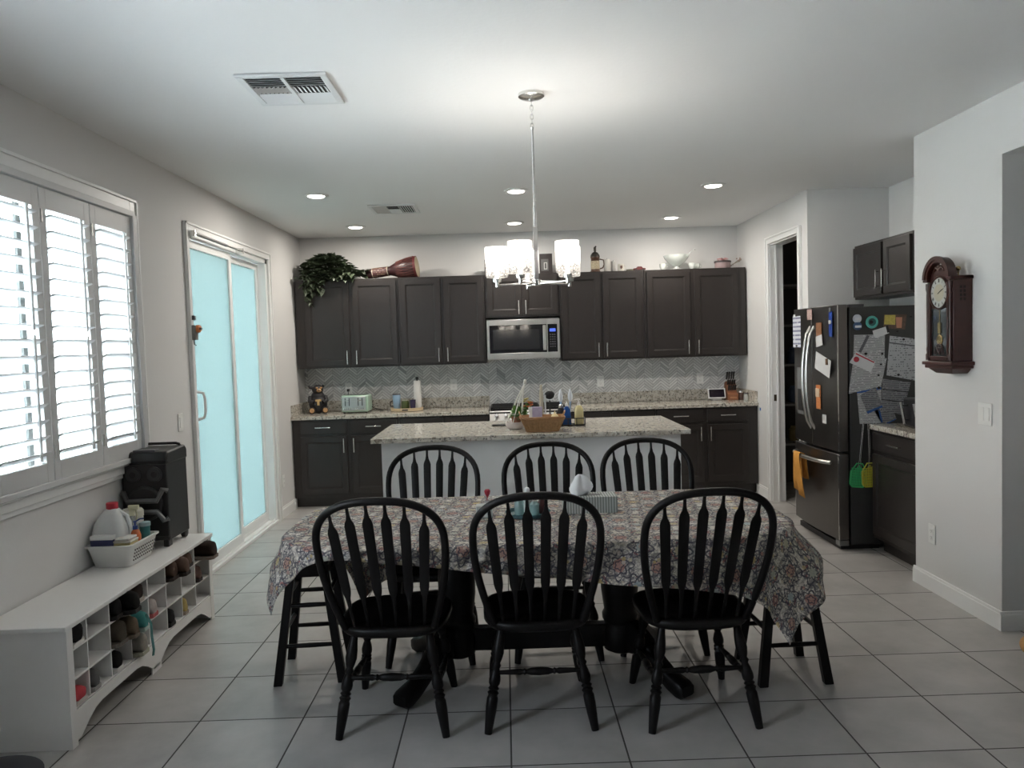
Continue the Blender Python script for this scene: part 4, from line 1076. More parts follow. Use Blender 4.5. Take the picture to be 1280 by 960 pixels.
def shoe(name, label, y, z, L=.26, up=(.05,.04,.035), sole=(.5,.48,.45), h=.09, wd=.044, out=.0, boot=0, cat='shoe', heel_out=True, rz=0):
    """shoe lying in a cubby along x; its outward end is at the front of the bench"""
    t = thing(name, label, cat, (BX+out, y, z), (PI if not heel_out else 0)+rz)
    wd *= 1.14; h *= 1.1
    if not heel_out: t.location.x = BX+out-L
    # local: heel at x=0, toe at x=-L (heel out)
    secs = []; ss = []
    for k, hw_, hh, cc in ((0,.55,.55,0),(.03,.8,.92,0),(.12,.9,1.0,0),(.30,.82,.92,0),(.45,.88,.70,0),(.62,1.02,.56,0),(.80,1.05,.46,0),(.93,.82,.36,0),(1,.35,.20,0)):
        if boot and k < .3: hh = boot
        x = -L*k; a = wd*hw_; H = max(h*hh, .03)
        ring = []
        for i in range(14):
            th = 2*PI*i/14; cx, cz = math.cos(th), math.sin(th)
            ring.append((x, a*cx*(1 if cz < 0 else 1-.28*cz*cz), .014+max(0, (cz*.5+.5))*(H-.014)))
        secs.append(ring)
        ss.append([(x+(.004 if k == 0 else 0), a*c1*1.06, z1) for c1, z1 in ((-1,.001),(1,.001),(1.02,.018),(-1.02,.018))])
    MB().loft(secs).build('upper', mat('up_%02d%02d%02d' % tuple(int(c*99) for c in up), up, .85, var=.3, scale=40, spec=.2), t, smooth=60)
    MB().loft(ss).build('sole', mat('so_%02d%02d%02d' % tuple(int(c*99) for c in sole), sole, .7), t, smooth=30)
    w = MB()
    for i in range(4):
        x = -L*(.42+.085*i); zz = h*(.74-.08*i)+.004
        w.tube([(x,-wd*.42,zz-.006),(x-.004,0,zz+.004),(x,wd*.42,zz-.006)], .0025, 5)
    if not boot or True: w.build('laces', mat('lace_%02d' % int(sole[0]*99), tuple(min(1, c*.8+.05) for c in sole), .8), t)
    return t
Z3, Z2, Z1 = .387, .267, .150
def cy(i): e = [3.05]+DV+[4.53]; return (e[i]+e[i+1])/2
BK=(.006,.006,.006); BR=(.055,.032,.022); DB=(.024,.015,.012); WS=(.60,.59,.56); OL=(.055,.046,.034); GY=(.10,.10,.10)
shoe('sneaker', 'black sneaker with a white sole in the top cubby nearest the viewer', cy(0), Z3, .27, BK, WS, .094, .056, .0)
shoe('sneaker', 'black low shoe set back in the second top cubby from the near end', cy(1)-.04, Z3, .25, BK, BK, .07, .040, -.05)
shoe('sneaker', 'black high shoe in the third top cubby from the near end', cy(2)-.035, Z3, .26, BK, BK, .09, .042, .01)
shoe('sneaker', 'black shoe hanging over the shelf edge in the third top cubby from the near end', cy(2)+.045, Z3, .27, BK, (.02,.02,.02), .09, .042, .055)
shoe('loafer', 'dark brown shoe with a pale sole in the fourth top cubby from the near end', cy(3), Z3, .27, DB, (.42,.38,.33), .090, .055, .0)
shoe('ankle_boot', 'tan-brown leather boot lying in the sixth top cubby from the near end', cy(5)-.03, Z3, .27, BR, DB, .095, .050, .02)
shoe('ankle_boot', 'second brown leather boot overlapping the first, sixth top cubby from the near end', cy(5)+.055, Z3, .27, (.10,.06,.045), DB, .090, .042, .05)
shoe('sneaker', 'brown suede shoe in the seventh top cubby from the near end', cy(6)+.03, Z3, .26, (.11,.07,.05), DB, .075, .040, .0)
shoe('hiking_shoe', 'dark brown hiking shoe poking out of the far end top cubby', cy(7), Z3, .28, DB, (.16,.12,.10), .092, .050, .075)
shoe('hiking_shoe', 'olive brown shoe leaning out of the middle row, third cubby from the near end', cy(2)-.03, Z2, .28, OL, (.12,.10,.08), .105, .055, .02)
shoe('hiking_shoe', 'second olive brown shoe beside the teal sandal, middle row', cy(2)+.055, Z2, .27, (.12,.09,.06), (.14,.11,.08), .09, .036, .04)
sa = shoe('sandal', 'teal strappy sandal in the middle row, fourth cubby from the near end', cy(3)-.045, Z2, .25, (.06,.26,.25), (.35,.45,.42), .085, .036, .045)
MB().tube([(.005,-.01,.08),(.022,.0,.03),(.018,.01,-.03),(.022,.015,-.10),(.015,.02,-.13)], .006, 6, flat=.4).build('strap', mat('teal_strap', (.10,.30,.28), .7), sa)
shoe('sneaker', 'white sneaker with red trim in the middle row, fifth cubby from the near end', cy(4)-.045, Z2, .26, (.40,.36,.34), (.45,.10,.10), .085, .042, .0)
shoe('loafer', 'brown flat shoe in the middle row, seventh cubby from the near end', cy(6)+.075, Z2+.0, .25, (.14,.09,.07), DB, .09, .040, .0) if 0 else None
shoe('loafer', 'reddish brown flat shoe in the middle row at the far end cubby', cy(7)-.045, Z2, .25, (.15,.09,.075), DB, .085, .036, .0)
shoe('flip_flop', 'red sandal in the bottom cubby nearest the viewer', cy(0)-.002, Z1, .26, (.42,.05,.06), (.50,.45,.42), .062, .056, .0)
shoe('sneaker', 'grey sneaker set at the left of the second bottom cubby', cy(1)-.045, Z1, .26, GY, (.35,.33,.32), .085, .038, .0)
shoe('sneaker', 'black sneaker with a pale sole in the third bottom cubby from the near end', cy(2)-.035, Z1, .27, BK, WS, .085, .044, .0)
shoe('sneaker', 'light grey and olive sneaker in the fourth bottom cubby from the near end', cy(3)-.035, Z1, .27, (.24,.23,.20), (.36,.36,.28), .095, .046, .03)
shoe('slipper', 'black rounded slipper in the sixth bottom cubby from the near end', cy(5)-.045, Z1, .26, BK, BK, .085, .044, .0)
shoe('sandal', 'yellow and beige sandal in the seventh bottom cubby from the near end', cy(6)-.055, Z1, .25, (.42,.33,.12), (.30,.24,.18), .085, .032, .0)
# laundry-style basket
t = thing('plastic_basket', 'white plastic basket with perforated sides on the shoe bench', 'basket', (-1.995, 3.99, BH+.001))
def ring(hx, hy, z, r=.025, n=4): return [(x, y, z) for x, y in rrect(-hx, hx, -hy, hy, r, n)]
MB().loft([ring(.088,.125,.0), ring(.090,.128,.004), ring(.112,.152,.105), ring(.121,.162,.106), ring(.122,.163,.114), ring(.107,.148,.114), ring(.104,.145,.106), ring(.086,.123,.006), ring(.05,.08,.005)]).build('shell', WHITEP, t, smooth=30)
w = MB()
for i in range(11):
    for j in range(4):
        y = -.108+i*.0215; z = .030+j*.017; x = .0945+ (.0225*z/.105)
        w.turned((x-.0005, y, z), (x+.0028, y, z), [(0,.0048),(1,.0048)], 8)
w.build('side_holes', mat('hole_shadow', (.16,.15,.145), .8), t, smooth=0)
bz = BH+.012
t = thing('milk_jug', 'white gallon jug with a red cap in the plastic basket', 'jug', (-2.028, 3.965, bz)); t.scale = (1.3,1.3,1.38)
MB().loft([ring(.058,.058,0,.02), ring(.064,.064,.01,.025), ring(.064,.064,.10,.025), ring(.058,.058,.14,.03), ring(.040,.040,.175,.03), ring(.020,.020,.195,.015)]).build('body', mat('jug_plastic', (.66,.67,.66), .4, var=.03), t, smooth=50)
MB().tube([(.02,0,.185),(.055,.0,.165),(.067,0,.12),(.062,0,.08)], .009, 8).build('handle', mat('jug_plastic', (.66,.67,.66), .4), t)
MB().lathe((0,0,.193), [(.022,0),(.022,.022),(.019,.024)], 18).build('cap', mat('red_cap', (.45,.03,.05), .4), t)
t = thing('wipes_box', 'dark blue and white carton at the left of the plastic basket', 'box', (-2.040, 3.872, bz+.055))
MB().box(-.05,.06,-.018,.018,0,.075).build('carton', mat('navy_card', (.035,.045,.13), .5), t, smooth=0)
MB().box(-.052,.062,-.02,.02,.075,.098).build('lid', WHITEP, t, bev=.003)
t = thing('cloth_stack', 'folded cream cloths on top of the basket', 'cloth', (-1.935, 3.90, bz+.085))
for k, (a, c) in enumerate(((.045,(.55,.52,.44)),(.042,(.50,.42,.20)),(.044,(.58,.55,.48)),(.036,(.60,.58,.54)))):
    MB().box(-a,a,-.045,.045,k*.013,k*.013+.012).build('fold', mat('fold%d'%k, c, .9, var=.1), t, bev=.004)
t = thing('soap_pump', 'orange soap bottle with a blue pump in the plastic basket', 'bottle', (-1.922, 3.975, bz+.055))
MB().lathe((0,0,0), [(.022,0),(.026,.006),(.027,.07),(.020,.092),(.010,.10)], 20).build('bottle', mat('orange_soap', (.60,.16,.05), .25), t)
MB().lathe((0,0,.10), [(.013,0),(.013,.018),(.005,.02),(.005,.035),(.009,.036),(.009,.043)], 14).tube([(0,0,.138),(.022,.01,.150),(.038,.018,.150)], .004, 6).build('pump', mat('blue_pump', (.02,.05,.22), .35), t)
t = thing('ointment_jar', 'teal jar with a pale blue lid in the plastic basket', 'jar', (-1.920, 4.075, bz+.075))
MB().lathe((0,0,0), [(.020,0),(.024,.004),(.026,.075)], 20).build('jar', mat('teal_jar', (.04,.20,.20), .35), t)
MB().lathe((0,0,.075), [(.029,0),(.029,.018),(.026,.020)], 20).build('lid', mat('paleblue_lid', (.35,.48,.52), .4), t)
t = thing('wipes_canister', 'large white wipes canister at the back of the plastic basket', 'canister', (-1.985, 4.085, bz)); t.scale = (1.15,1.15,1.75)
MB().lathe((0,0,0), [(.042,0),(.045,.004),(.045,.115)], 24).build('canister', mat('label_pale', (.55,.54,.52), .5, var=.15), t)
MB().lathe((0,0,.115), [(.047,0),(.047,.016),(.040,.022)], 24).build('lid', mat('cream_lid', (.62,.60,.52), .4), t)
t = thing('spray_bottle', 'clear spray bottle with a cream trigger in the plastic basket', 'bottle', (-1.955, 4.02, bz)); t.scale = (1,1,1.55)
MB().lathe((0,0,0), [(.03,0),(.033,.005),(.033,.09),(.014,.125),(.012,.14)], 18, caps=False).build('bottle', CG, t)
MB().box(-.012,.012,-.01,.01,.138,.165).box(-.018,.035,-.008,.008,.160,.175).tube([(.02,0,.16),(.024,0,.14),(.018,0,.12)], .004, 6).build('trigger', mat('cream_trigger', (.62,.60,.42), .4), t, bev=.002)

# speaker
t = thing('party_speaker', 'tall black party speaker on the far end of the shoe bench', 'speaker', (-1.985, 4.25, BH+.001))
SB = mat('speaker_black', (.018,.018,.020), .5, bumpk=.2); SG = mat('speaker_grey', (.045,.045,.048), .35, .3)
hx = .118
MB().box(-hx,hx,.0,.27,.035,.47).build('cabinet', SB, t, bev=.008)
MB().prism([(-hx-.004,0.02,.455),(-hx-.004,-.01,.47),(-hx-.004,.015,.525),(-hx-.004,.25,.535),(-hx-.004,.275,.51),(-hx-.004,.275,.455)], (2*hx+.008,0,0)).build('top_housing', BLACKP, t, bev=.010)
MB().box(-.07,.05,.02,.075,.523,.535).build('control_panel', mat('panel_grey', (.08,.08,.09), .3), t, bev=.002)
MB().tube([(-.10,.24,.525),(-.10,.22,.542),(-.085,.215,.548),(.085,.215,.548),(.10,.22,.542),(.10,.24,.525)], .008, 8).build('carry_handle', BLACKP, t)
for x, y in ((-.10,.04),(.10,.04),(-.10,.25),(.10,.25)): pass
MB().box(-hx-.004,hx+.004,-.014,.0,.06,.46).build('front_baffle', mat('baffle_black', (.010,.010,.011), .4), t, bev=.006)
for x in (-.058,.058):
    MB().turned((x,-.014,.405),(x,-.024,.405),[(0,.042),(.6,.042),(.8,.034),(1,.034)],22).build('tweeter', SG, t)
    MB().turned((x,-.020,.405),(x,-.0265,.405),[(0,.030),(1,.008)],18).build('tweeter_cone', BLACKP, t)
MB().turned((0,-.012,.245),(0,-.030,.245),[(0,.098),(.7,.098),(1,.086)],32).build('woofer_ring', SG, t)
MB().turned((0,-.0305,.245),(0,-.014,.245),[(0,.084),(.9,.03),(1,.028)],28).ball((0,-.020,.245),.028,.012,.028).build('woofer_cone', BLACKP, t)
GR = mat('bar_grey', (.16,.16,.165), .35, .4)
MB().tube([(-.115,-.024,.315),(-.085,-.040,.265),(.075,-.040,.265),(.105,-.032,.325),(.125,-.018,.315)], .015, 8, up=(0,-1,0)).build('guard_bar', GR, t)
MB().tube([(-.115,-.024,.165),(-.085,-.040,.205),(.075,-.040,.205),(.105,-.032,.155),(.125,-.018,.165)], .015, 8, up=(0,-1,0)).build('guard_bar', GR, t)
for x in (-.095,.095): MB().box(x-.015,x+.015,.0,.05,0,.037).build('foot', BLACKP, t, bev=.004)
for x in (-.10,.10): MB().turned((x-.014,.235,.027),(x+.014,.235,.027),[(0,.022),(.1,.027),(.9,.027),(1,.022)],20).build('wheel', BLACKP, t)

# ================================================================== WALL CLOCK
MAH = mat('mahogany', (.045,.012,.009), .28, var=.3); GOLD = mat('brass', (.55,.42,.20), .25, 1)
t = thing('wall_clock', 'dark mahogany pendulum wall clock with an arched top', 'clock', (XA-.001, 4.303, 1.63), -PI/2)
hx = .128
MB().box(-hx,hx,-.105,0,-.245,.200).build('case', MAH, t, bev=.004)
MB().box(-hx-.022,hx+.022,-.128,0,-.265,-.245).box(-hx-.010,hx+.010,-.118,0,-.283,-.265).prism([(-hx+.01,-.110,-.283),(hx-.01,-.110,-.283),(hx-.05,-.085,-.312),(-hx+.05,-.085,-.312)],(0,.108,0)).build('base_moulding', MAH, t, bev=.004)
MB().box(-hx-.012,hx+.012,-.06,0,.200,.220).box(-hx-.014,-hx+.030,-.126,0,.200,.220).box(hx-.030,hx+.012,-.126,0,.200,.220).build('cornice', MAH, t, bev=.004)
def archpoly(r0, r1, z0, a0=PI, a1=0, n=18, y=-.128):
    o = [(r0*math.cos(a0+(a1-a0)*i/n), y, z0+r0*.92*math.sin(a0+(a1-a0)*i/n)) for i in range(n+1)]
    return o+[(r1*math.cos(a1+(a0-a1)*i/n), y, z0+r1*.92*math.sin(a1+(a0-a1)*i/n)) for i in range(n+1)]
MB().prism(archpoly(.126,.096,.215), (0,.045,0)).prism(archpoly(.132,.110,.215, y=-.134), (0,.016,0)).build('arch', MAH, t, smooth=40)
MB().prism([(.097*math.cos(PI*i/16),-.106,.19+.10*math.sin(PI*i/16)) for i in range(17)]+[(-.097,-.106,.10),(.097,-.106,.10)], (0,.022,0)).build('pediment', MAH, t, smooth=0)
MB().tube([(-.05,-.110,.255),(-.03,-.112,.275),(0,-.113,.262),(.03,-.112,.275),(.05,-.110,.255)], .006, 6).ball((0,-.112,.278),.014,.006,.010).build('carving', mat('carved_mahogany', (.07,.022,.015), .3), t)
MB().ball((.045,-.03,.262),.014).lathe((.045,-.03,.222),[(.006,0),(.004,.015),(.008,.025)],10).build('finial', GOLD, t)
MB().turned((0,-.106,.135),(0,-.124,.135),[(0,.094),(.8,.092),(1,.084)],32).build('bezel', GOLD, t) if 0 else MB().tube([(.088*math.cos(2*PI*i/32),-.112,.135+.088*math.sin(2*PI*i/32)) for i in range(32)], .006, 6, closed=True).build('bezel', MAH, t)
fc = MB().turned((0,-.106,.135),(0,-.111,.135),[(0,.085),(1,.085)],36).build('dial', mat('dial_silver', (.52,.53,.50), .3, .3), t)
MB().turned((0,-.1112,.135),(0,-.1118,.135),[(0,.048),(1,.048)],30).build('dial_centre', mat('dial_gold', (.50,.47,.36), .35, .3), fc)
ROM = ['XII','I','II','III','IV','V','VI','VII','VIII','IX','X','XI']
w = MB()
for i, rm in enumerate(ROM):
    a = PI/2-2*PI*i/12; cx0, cz0 = .067*math.cos(a), .135+.067*math.sin(a); n = len(rm); tx, tz = math.sin(a), -math.cos(a)
    wd_ = {'I':.0032,'V':.0062,'X':.0062}; tot = sum(wd_[c] for c in rm); p = -tot/2
    def bar(u0, v0, u1, v1, th=.0009):
        A = Vector((cx0+tx*u0+math.cos(a)*v0, -.1113, cz0+tz*u0+math.sin(a)*v0)); B = Vector((cx0+tx*u1+math.cos(a)*v1, -.1113, cz0+tz*u1+math.sin(a)*v1))
        d = (B-A).normalized(); nn = Vector((-d.z, 0, d.x))*th
        w.prism([A-nn, B-nn, B+nn, A+nn], (0,-.0006,0))
    for ch in rm:
        m_ = p+wd_[ch]/2; k = .009
        if ch == 'I': bar(m_, -k, m_, k)
        elif ch == 'V': bar(m_-.0024, k, m_, -k); bar(m_+.0024, k, m_, -k)
        else: bar(m_-.0024, k, m_+.0024, -k); bar(m_+.0024, k, m_-.0024, -k)
        p += wd_[ch]
w.build('numerals', BLACKP, fc, smooth=0)
def hand(ang, L, th, nm):
    a = math.radians(90-ang); d = Vector((math.cos(a),0,math.sin(a))); nn = Vector((-d.z,0,d.x)); c = Vector((0,-.1125,.135))
    MB().prism([c-d*.012-nn*th, c+d*L*.6-nn*th*1.3, c+d*L, c+d*L*.6+nn*th*1.3, c-d*.012+nn*th], (0,-.0008,0)).build(nm, BLACKP, fc, smooth=0)
hand(62, .042, .0022, 'hour_hand'); hand(66, .066, .0015, 'minute_hand')
MB().box(-.082,.082,-.1065,-.1045,-.215,.05).build('glass', mat('clock_glass', (.022,.026,.026), .06), t, smooth=0)
MB().box(-.095,-.082,-.118,-.104,-.225,.19).box(.082,.095,-.118,-.104,-.225,.19).box(-.082,.082,-.118,-.104,-.235,-.215).build('door_frame', MAH, t, bev=.002)
for x in (-.112,.112): MB().lathe((x,-.112,-.238), [(.012,0),(.012,.03),(.007,.04),(.009,.06),(.007,.08),(.008,.36),(.007,.38),(.011,.40),(.011,.43)], 12).build('column', MAH, t)
MB().box(-.004,.004,-.1085,-.1068,-.10,.04).build('pendulum_rod', GOLD, t, smooth=0)
MB().turned((0,-.1068,-.125),(0,-.112,-.125),[(0,.030),(.5,.030),(1,.020)],24).box(-.014,.014,-.1115,-.1068,-.090,-.030).build('pendulum', GOLD, t)
w = MB()
for r in (.030,.044): w.tube([(r*math.cos(PI*i/14),-.111,-.185+r*1.3*math.sin(PI*i/14)-.02) for i in range(15)], .003, 5)
for a in (50,90,130): w.tube([(0,-.111,-.205),(.042*math.cos(math.radians(a)),-.111,-.205+.055*math.sin(math.radians(a)))], .003, 5)
w.build('fretwork', MAH, t)
w = MB()
for i in range(2):
    for j in range(4): w.box(hx,hx+.0015,-.070+i*.02,-.058+i*.02,.085+j*.022,.10+j*.022)
w.build('side_grille', mat('grille_dark', (.012,.006,.005), .8), t, smooth=0)

# ================================================================== THINGS ON THE ISLAND
IZ = .913
WICK = mat('wicker', (.38,.22,.10), .6, var=.45, scale=60)
t = thing('wicker_basket', 'tan wicker basket near the front edge of the island', 'basket', (.262, 5.71, IZ))
w = MB(); n = 0
def bk(u, z, hx0=.112, hy0=.075, hx1=.158, hy1=.105, H=.10):
    k = z/H; hx = hx0+(hx1-hx0)*k; hy = hy0+(hy1-hy0)*k; P = 4*(hx+hy); s = u*P
    if s < 2*hx: return (-hx+s, -hy, z)
    s -= 2*hx
    if s < 2*hy: return (hx, -hy+s, z)
    s -= 2*hy
    if s < 2*hx: return (hx-s, hy, z)
    s -= 2*hx; return (-hx, hy-s, z)
for i in range(88):
    u = i/88; w.tube([bk(u, .003), bk((u+.004*(1 if i%2 else -1)) % 1, .05), bk(u, .098)], .0042, 5)
w.loft([[bk(i/24, z, .109, .072, .153, .100) for i in range(24)] for z in (.004, .05, .094)], caps=False)
w.build('woven_sides', WICK, t)
w = MB()
for z, r in ((.004,.005),(.096,.007),(.106,.006)):
    hx = .112+.046*z/.1; hy = .075+.030*z/.1
    w.tube([(x, y, z) for x, y in rrect(-hx, hx, -hy, hy, .02, 3)], r, 6, closed=True)
w.box(-.108,.108,-.072,.072,.001,.005).build('rim', mat('wicker_dark', (.30,.15,.06), .6, var=.4), t)
w = MB()
for s in (-1, 1): w.tube([(s*.15,-.03,.10),(s*.165,-.025,.135),(s*.168,0,.145),(s*.165,.025,.135),(s*.15,.03,.10)], .0045, 6)
w.build('handle', WICK, t)
tag(MB().ball((.375,5.66,1.015),.020,.014,.010).build('banana_stem', mat('yellow_fruit', (.55,.42,.12), .5), None), 'small yellow item poking over the right rim of the wicker basket', 'fruit') if 0 else None
t = thing('garlic_bulb', 'pale yellow bulb resting at the right inside rim of the wicker basket', 'vegetable', (.355, 5.69, IZ+.085))
MB().lathe((0,0,0), [(.004,0),(.022,.008),(.028,.022),(.016,.036),(.005,.045),(.004,.055)], 12).build('bulb', mat('pale_yellow', (.58,.48,.25), .5), t)
MB().tube([(0,0,.054),(.004,0,.062)], .003, 5).build('stem', mat('straw', (.4,.32,.15), .7), t)

# planter with macrame hanger cords
t = thing('hanging_planter', 'white planter with cords gathered up to a point and a trailing plant', 'planter', (.062, 5.90, IZ))
MB().lathe((0,0,0), [(.045,0),(.062,.012),(.072,.035),(.070,.055),(.066,.055),(.060,.040),(.001,.038)], 28, caps=False).build('bowl', mat('pinkish_white', (.62,.55,.52), .6, var=.15, scale=60), t)
w = MB()
for k in range(6):
    a = 2*PI*k/6+.3
    w.tube([(.068*math.cos(a),.068*math.sin(a),.05),(.045*math.cos(a)+.022,.045*math.sin(a),.14),(.02*math.cos(a)+.05,.02*math.sin(a),.25),(.085,0,.345)], .0035, 6)
w.ball((.087,0,.355),.012,.012,.020).build('cord', mat('white_cord', (.70,.68,.62), .8), t)
LEAF = mat('plant_green', (.09,.20,.045), .5, var=.5, scale=70)
def leaves(n, fn, size, seed, droop=.3):
    rr = random.Random(seed); w = MB(); bm = w.bm
    for i in range(n):
        c, out = fn(rr); s = size*rr.uniform(.7,1.25)
        out = Vector(out); out.z += rr.uniform(-droop, droop); out.normalize()
        side = out.cross(Vector((rr.uniform(-.4,.4), rr.uniform(-.4,.4), 1))); side.normalize(); up = side.cross(out)
        c = Vector(c)
        pts = [(0,0,0),(.25,.42,.10),(.55,.34,.14),(.75,.14,.08),(1,0,-.05),(.75,-.14,.08),(.55,-.34,.14),(.25,-.42,.10)]
        v = [bm.verts.new(c+out*a*s+side*b*s+up*h*s) for a, b, h in pts]; m_ = bm.verts.new(c+out*.5*s)
        for j in range(8): bm.faces.new((v[j], v[(j+1)%8], m_))
    return w
def bush(cx, cy_, cz, rx, ry, rz_):
    def fn(rr):
        a, b = rr.uniform(0, 2*PI), rr.uniform(-.3, PI/2); k = rr.uniform(.55, 1)
        d = (math.cos(a)*math.cos(b), math.sin(a)*math.cos(b), math.sin(b))
        return (cx+d[0]*rx*k, cy_+d[1]*ry*k, cz+d[2]*rz_*k), d
    return fn
leaves(90, bush(.035,0,.085,.055,.05,.05), .036, 5).build('foliage', LEAF, t, smooth=0)
t = thing('flower_pot', 'small terracotta pot half inside the white planter', 'flower pot', (.075, 5.885, IZ+.039))
MB().lathe((0,0,0), [(.030,0),(.036,.045),(.042,.046),(.042,.060),(.037,.060),(.034,.045),(.001,.044)], 24, caps=False).build('pot', mat('terracotta', (.30,.12,.07), .8), t)
leaves(50, bush(.0,0,.07,.04,.035,.045), .032, 8).build('foliage', LEAF, t, smooth=0)
t = thing('flower_bouquet', 'small bunch of orange and yellow blooms behind the wicker basket', 'flowers', (.165, 5.97, IZ))
MB().lathe((0,0,0), [(.022,0),(.030,.03),(.026,.08),(.018,.10)], 18).build('vase', mat('terracotta_dark', (.20,.07,.04), .6), t)
leaves(50, bush(0,0,.11,.045,.04,.05), .034, 12).build('foliage', LEAF, t, smooth=0)
w = MB(); rr = random.Random(4)
for i in range(9):
    a = rr.uniform(0, 2*PI); w.lathe((.032*math.cos(a), .03*math.sin(a), .145+rr.uniform(0,.05)), [(.003,0),(.013,.006),(.015,.014),(.007,.012)], 9)
w.build('bloom', mat('orange_bloom', (.55,.16,.06), .6, var=.4, scale=30), t)
w = MB()
for i in range(6):
    a = rr.uniform(0, 2*PI); w.lathe((.022*math.cos(a), .02*math.sin(a), .19+rr.uniform(0,.03)), [(.003,0),(.012,.006),(.014,.013),(.007,.012)], 9)
w.build('yellow_bloom', mat('yellow_bloom', (.42,.38,.14), .6), t)
t = thing('phone', 'dark flat phone lying left of the planter on the island', 'phone', (-.06, 6.16, IZ), .1)
MB().box(-.055,.055,-.04,.04,0,.010).build('body', BLACKP, t, bev=.003)
MB().box(-.050,.050,-.035,.035,.010,.0106).build('screen', DGLASS, t, smooth=0)
t = thing('gift_bag', 'lavender and white patterned pouch in the wicker basket', 'bag', (.225, 5.73, IZ+.012))
MB().taper((0,0), .070, .05, 0, (.0,0), .085, .02, .165).build('bag', mat('lavender', (.36,.32,.44), .6, var=.3, scale=40), t, bev=.006)
MB().taper((-.045,-.022), .018, .006, .04, (-.048,-.014), .03, .008, .165).build('white_panel', WHITEP, t, smooth=0)
# wooden utensils behind
t = thing('paper_towel_holder', 'tall steel rod holder standing behind the wicker basket', 'holder', (.278, 6.10, IZ))
MB().lathe((0,0,0), [(.055,0),(.055,.010),(.050,.014),(.008,.016)], 28).build('base', STEEL, t)
MB().lathe((0,0,.014), [(.017,0),(.017,.24),(.012,.26),(.010,.30),(.006,.305)], 16).build('rod', mat('beige_rod', (.42,.38,.30), .5), t)
MB().lathe((.030,0,.014), [(.007,0),(.007,.22),(.004,.225)], 10).build('side_arm', STEEL, t)
t = thing('black_bottle', 'short black bottle with steel cap behind the wicker basket', 'bottle', (.425, 6.03, IZ))
MB().lathe((0,0,0), [(.034,0),(.038,.005),(.038,.10),(.022,.13),(.018,.14)], 22).build('bottle', BLACKP, t)
MB().lathe((0,0,.14), [(.020,0),(.020,.02),(.014,.026)], 18).build('cap', NICKEL, t)
t = thing('ladle', 'black ladle head with a white rim standing behind the wicker basket', 'ladle', (.345, 6.12, IZ))
MB().ball((0,0,.235),.040,.018,.034).build('head', BLACKP, t)
MB().tube([(.041*math.cos(PI+PI*i/14),-.004,.233+.036*math.sin(PI+PI*i/14)) for i in range(15)], .004, 6).build('rim', WHITEP, t)
MB().lathe((0,0,0), [(.030,0),(.030,.008),(.006,.012),(.005,.205)], 16).build('handle', BLACKP, t)
# soap caddy
t = thing('soap_caddy', 'black wire caddy holding soap and brushes on the island', 'caddy', (.505, 6.0, IZ))
w = MB()
for z in (.010,.060):
    w.tube([(x, y, z) for x, y in rrect(-.098,.098,-.05,.05,.012,3)], .0035, 6, closed=True)
for x in (-.098,-.033,.033,.098):
    for y in (-.05,.05): w.tube([(x,y,.0),(x,y,.062)], .003, 5)
w.box(-.096,.096,-.048,.048,.004,.007); w.build('rack', BLACKP, t)
t = thing('drip_tray', 'shallow steel tray under the soap caddy', 'tray', (.505, 5.955, IZ-.0)) if 0 else None
t = thing('hand_soap', 'pale yellow hand soap bottle with a pump in the soap caddy', 'bottle', (.560, 5.985, IZ+.008))
MB().loft([ring(.032,.022,0,.012), ring(.034,.024,.01,.014), ring(.034,.024,.11,.014), ring(.024,.018,.14,.012), ring(.012,.012,.150,.008)]).build('bottle', mat('yellow_soap', (.62,.55,.30), .25), t)
MB().lathe((0,0,.150), [(.013,0),(.013,.018),(.005,.02),(.005,.04),(.012,.042),(.012,.050)], 14).tube([(0,0,.196),(-.035,-.01,.194)], .004, 6).build('pump', mat('pump_white', (.7,.66,.64), .4), t)
t = thing('dish_soap', 'blue dish soap bottle in the soap caddy', 'bottle', (.468, 6.0, IZ+.008))
MB().loft([ring(.030,.022,0,.012), ring(.034,.024,.01,.014), ring(.032,.023,.08,.014), ring(.024,.018,.12,.012), ring(.011,.011,.145,.007)]).build('bottle', mat('blue_soap', (.02,.08,.28), .2), t)
MB().lathe((0,0,.145), [(.012,0),(.012,.02),(.006,.022),(.004,.036)], 14).build('cap', WHITEP, t)
for x, lb, dx in ((.436,'white-handled dish brush leaning left in the soap caddy',-.014),(.490,'white-handled dish brush leaning right in the soap caddy',.012)):
    t = thing('dish_brush', lb, 'brush', (x, 6.032, IZ+.008), 0, None)
    MB().tube([(0,0,0),(dx*.5,0,.12),(dx*.8,0,.18)], [.006,.007,.008], 8).build('handle', mat('paleblue', (.30,.42,.60), .4), t)
    MB().lathe((dx*.8,0,.178), [(.008,0),(.018,.02),(.019,.05),(.008,.085),(.002,.10)], 14).build('brush_head', mat('bristle_white', (.66,.70,.74), .7), t)
# faucet is not visible in the photograph; nothing is added for it

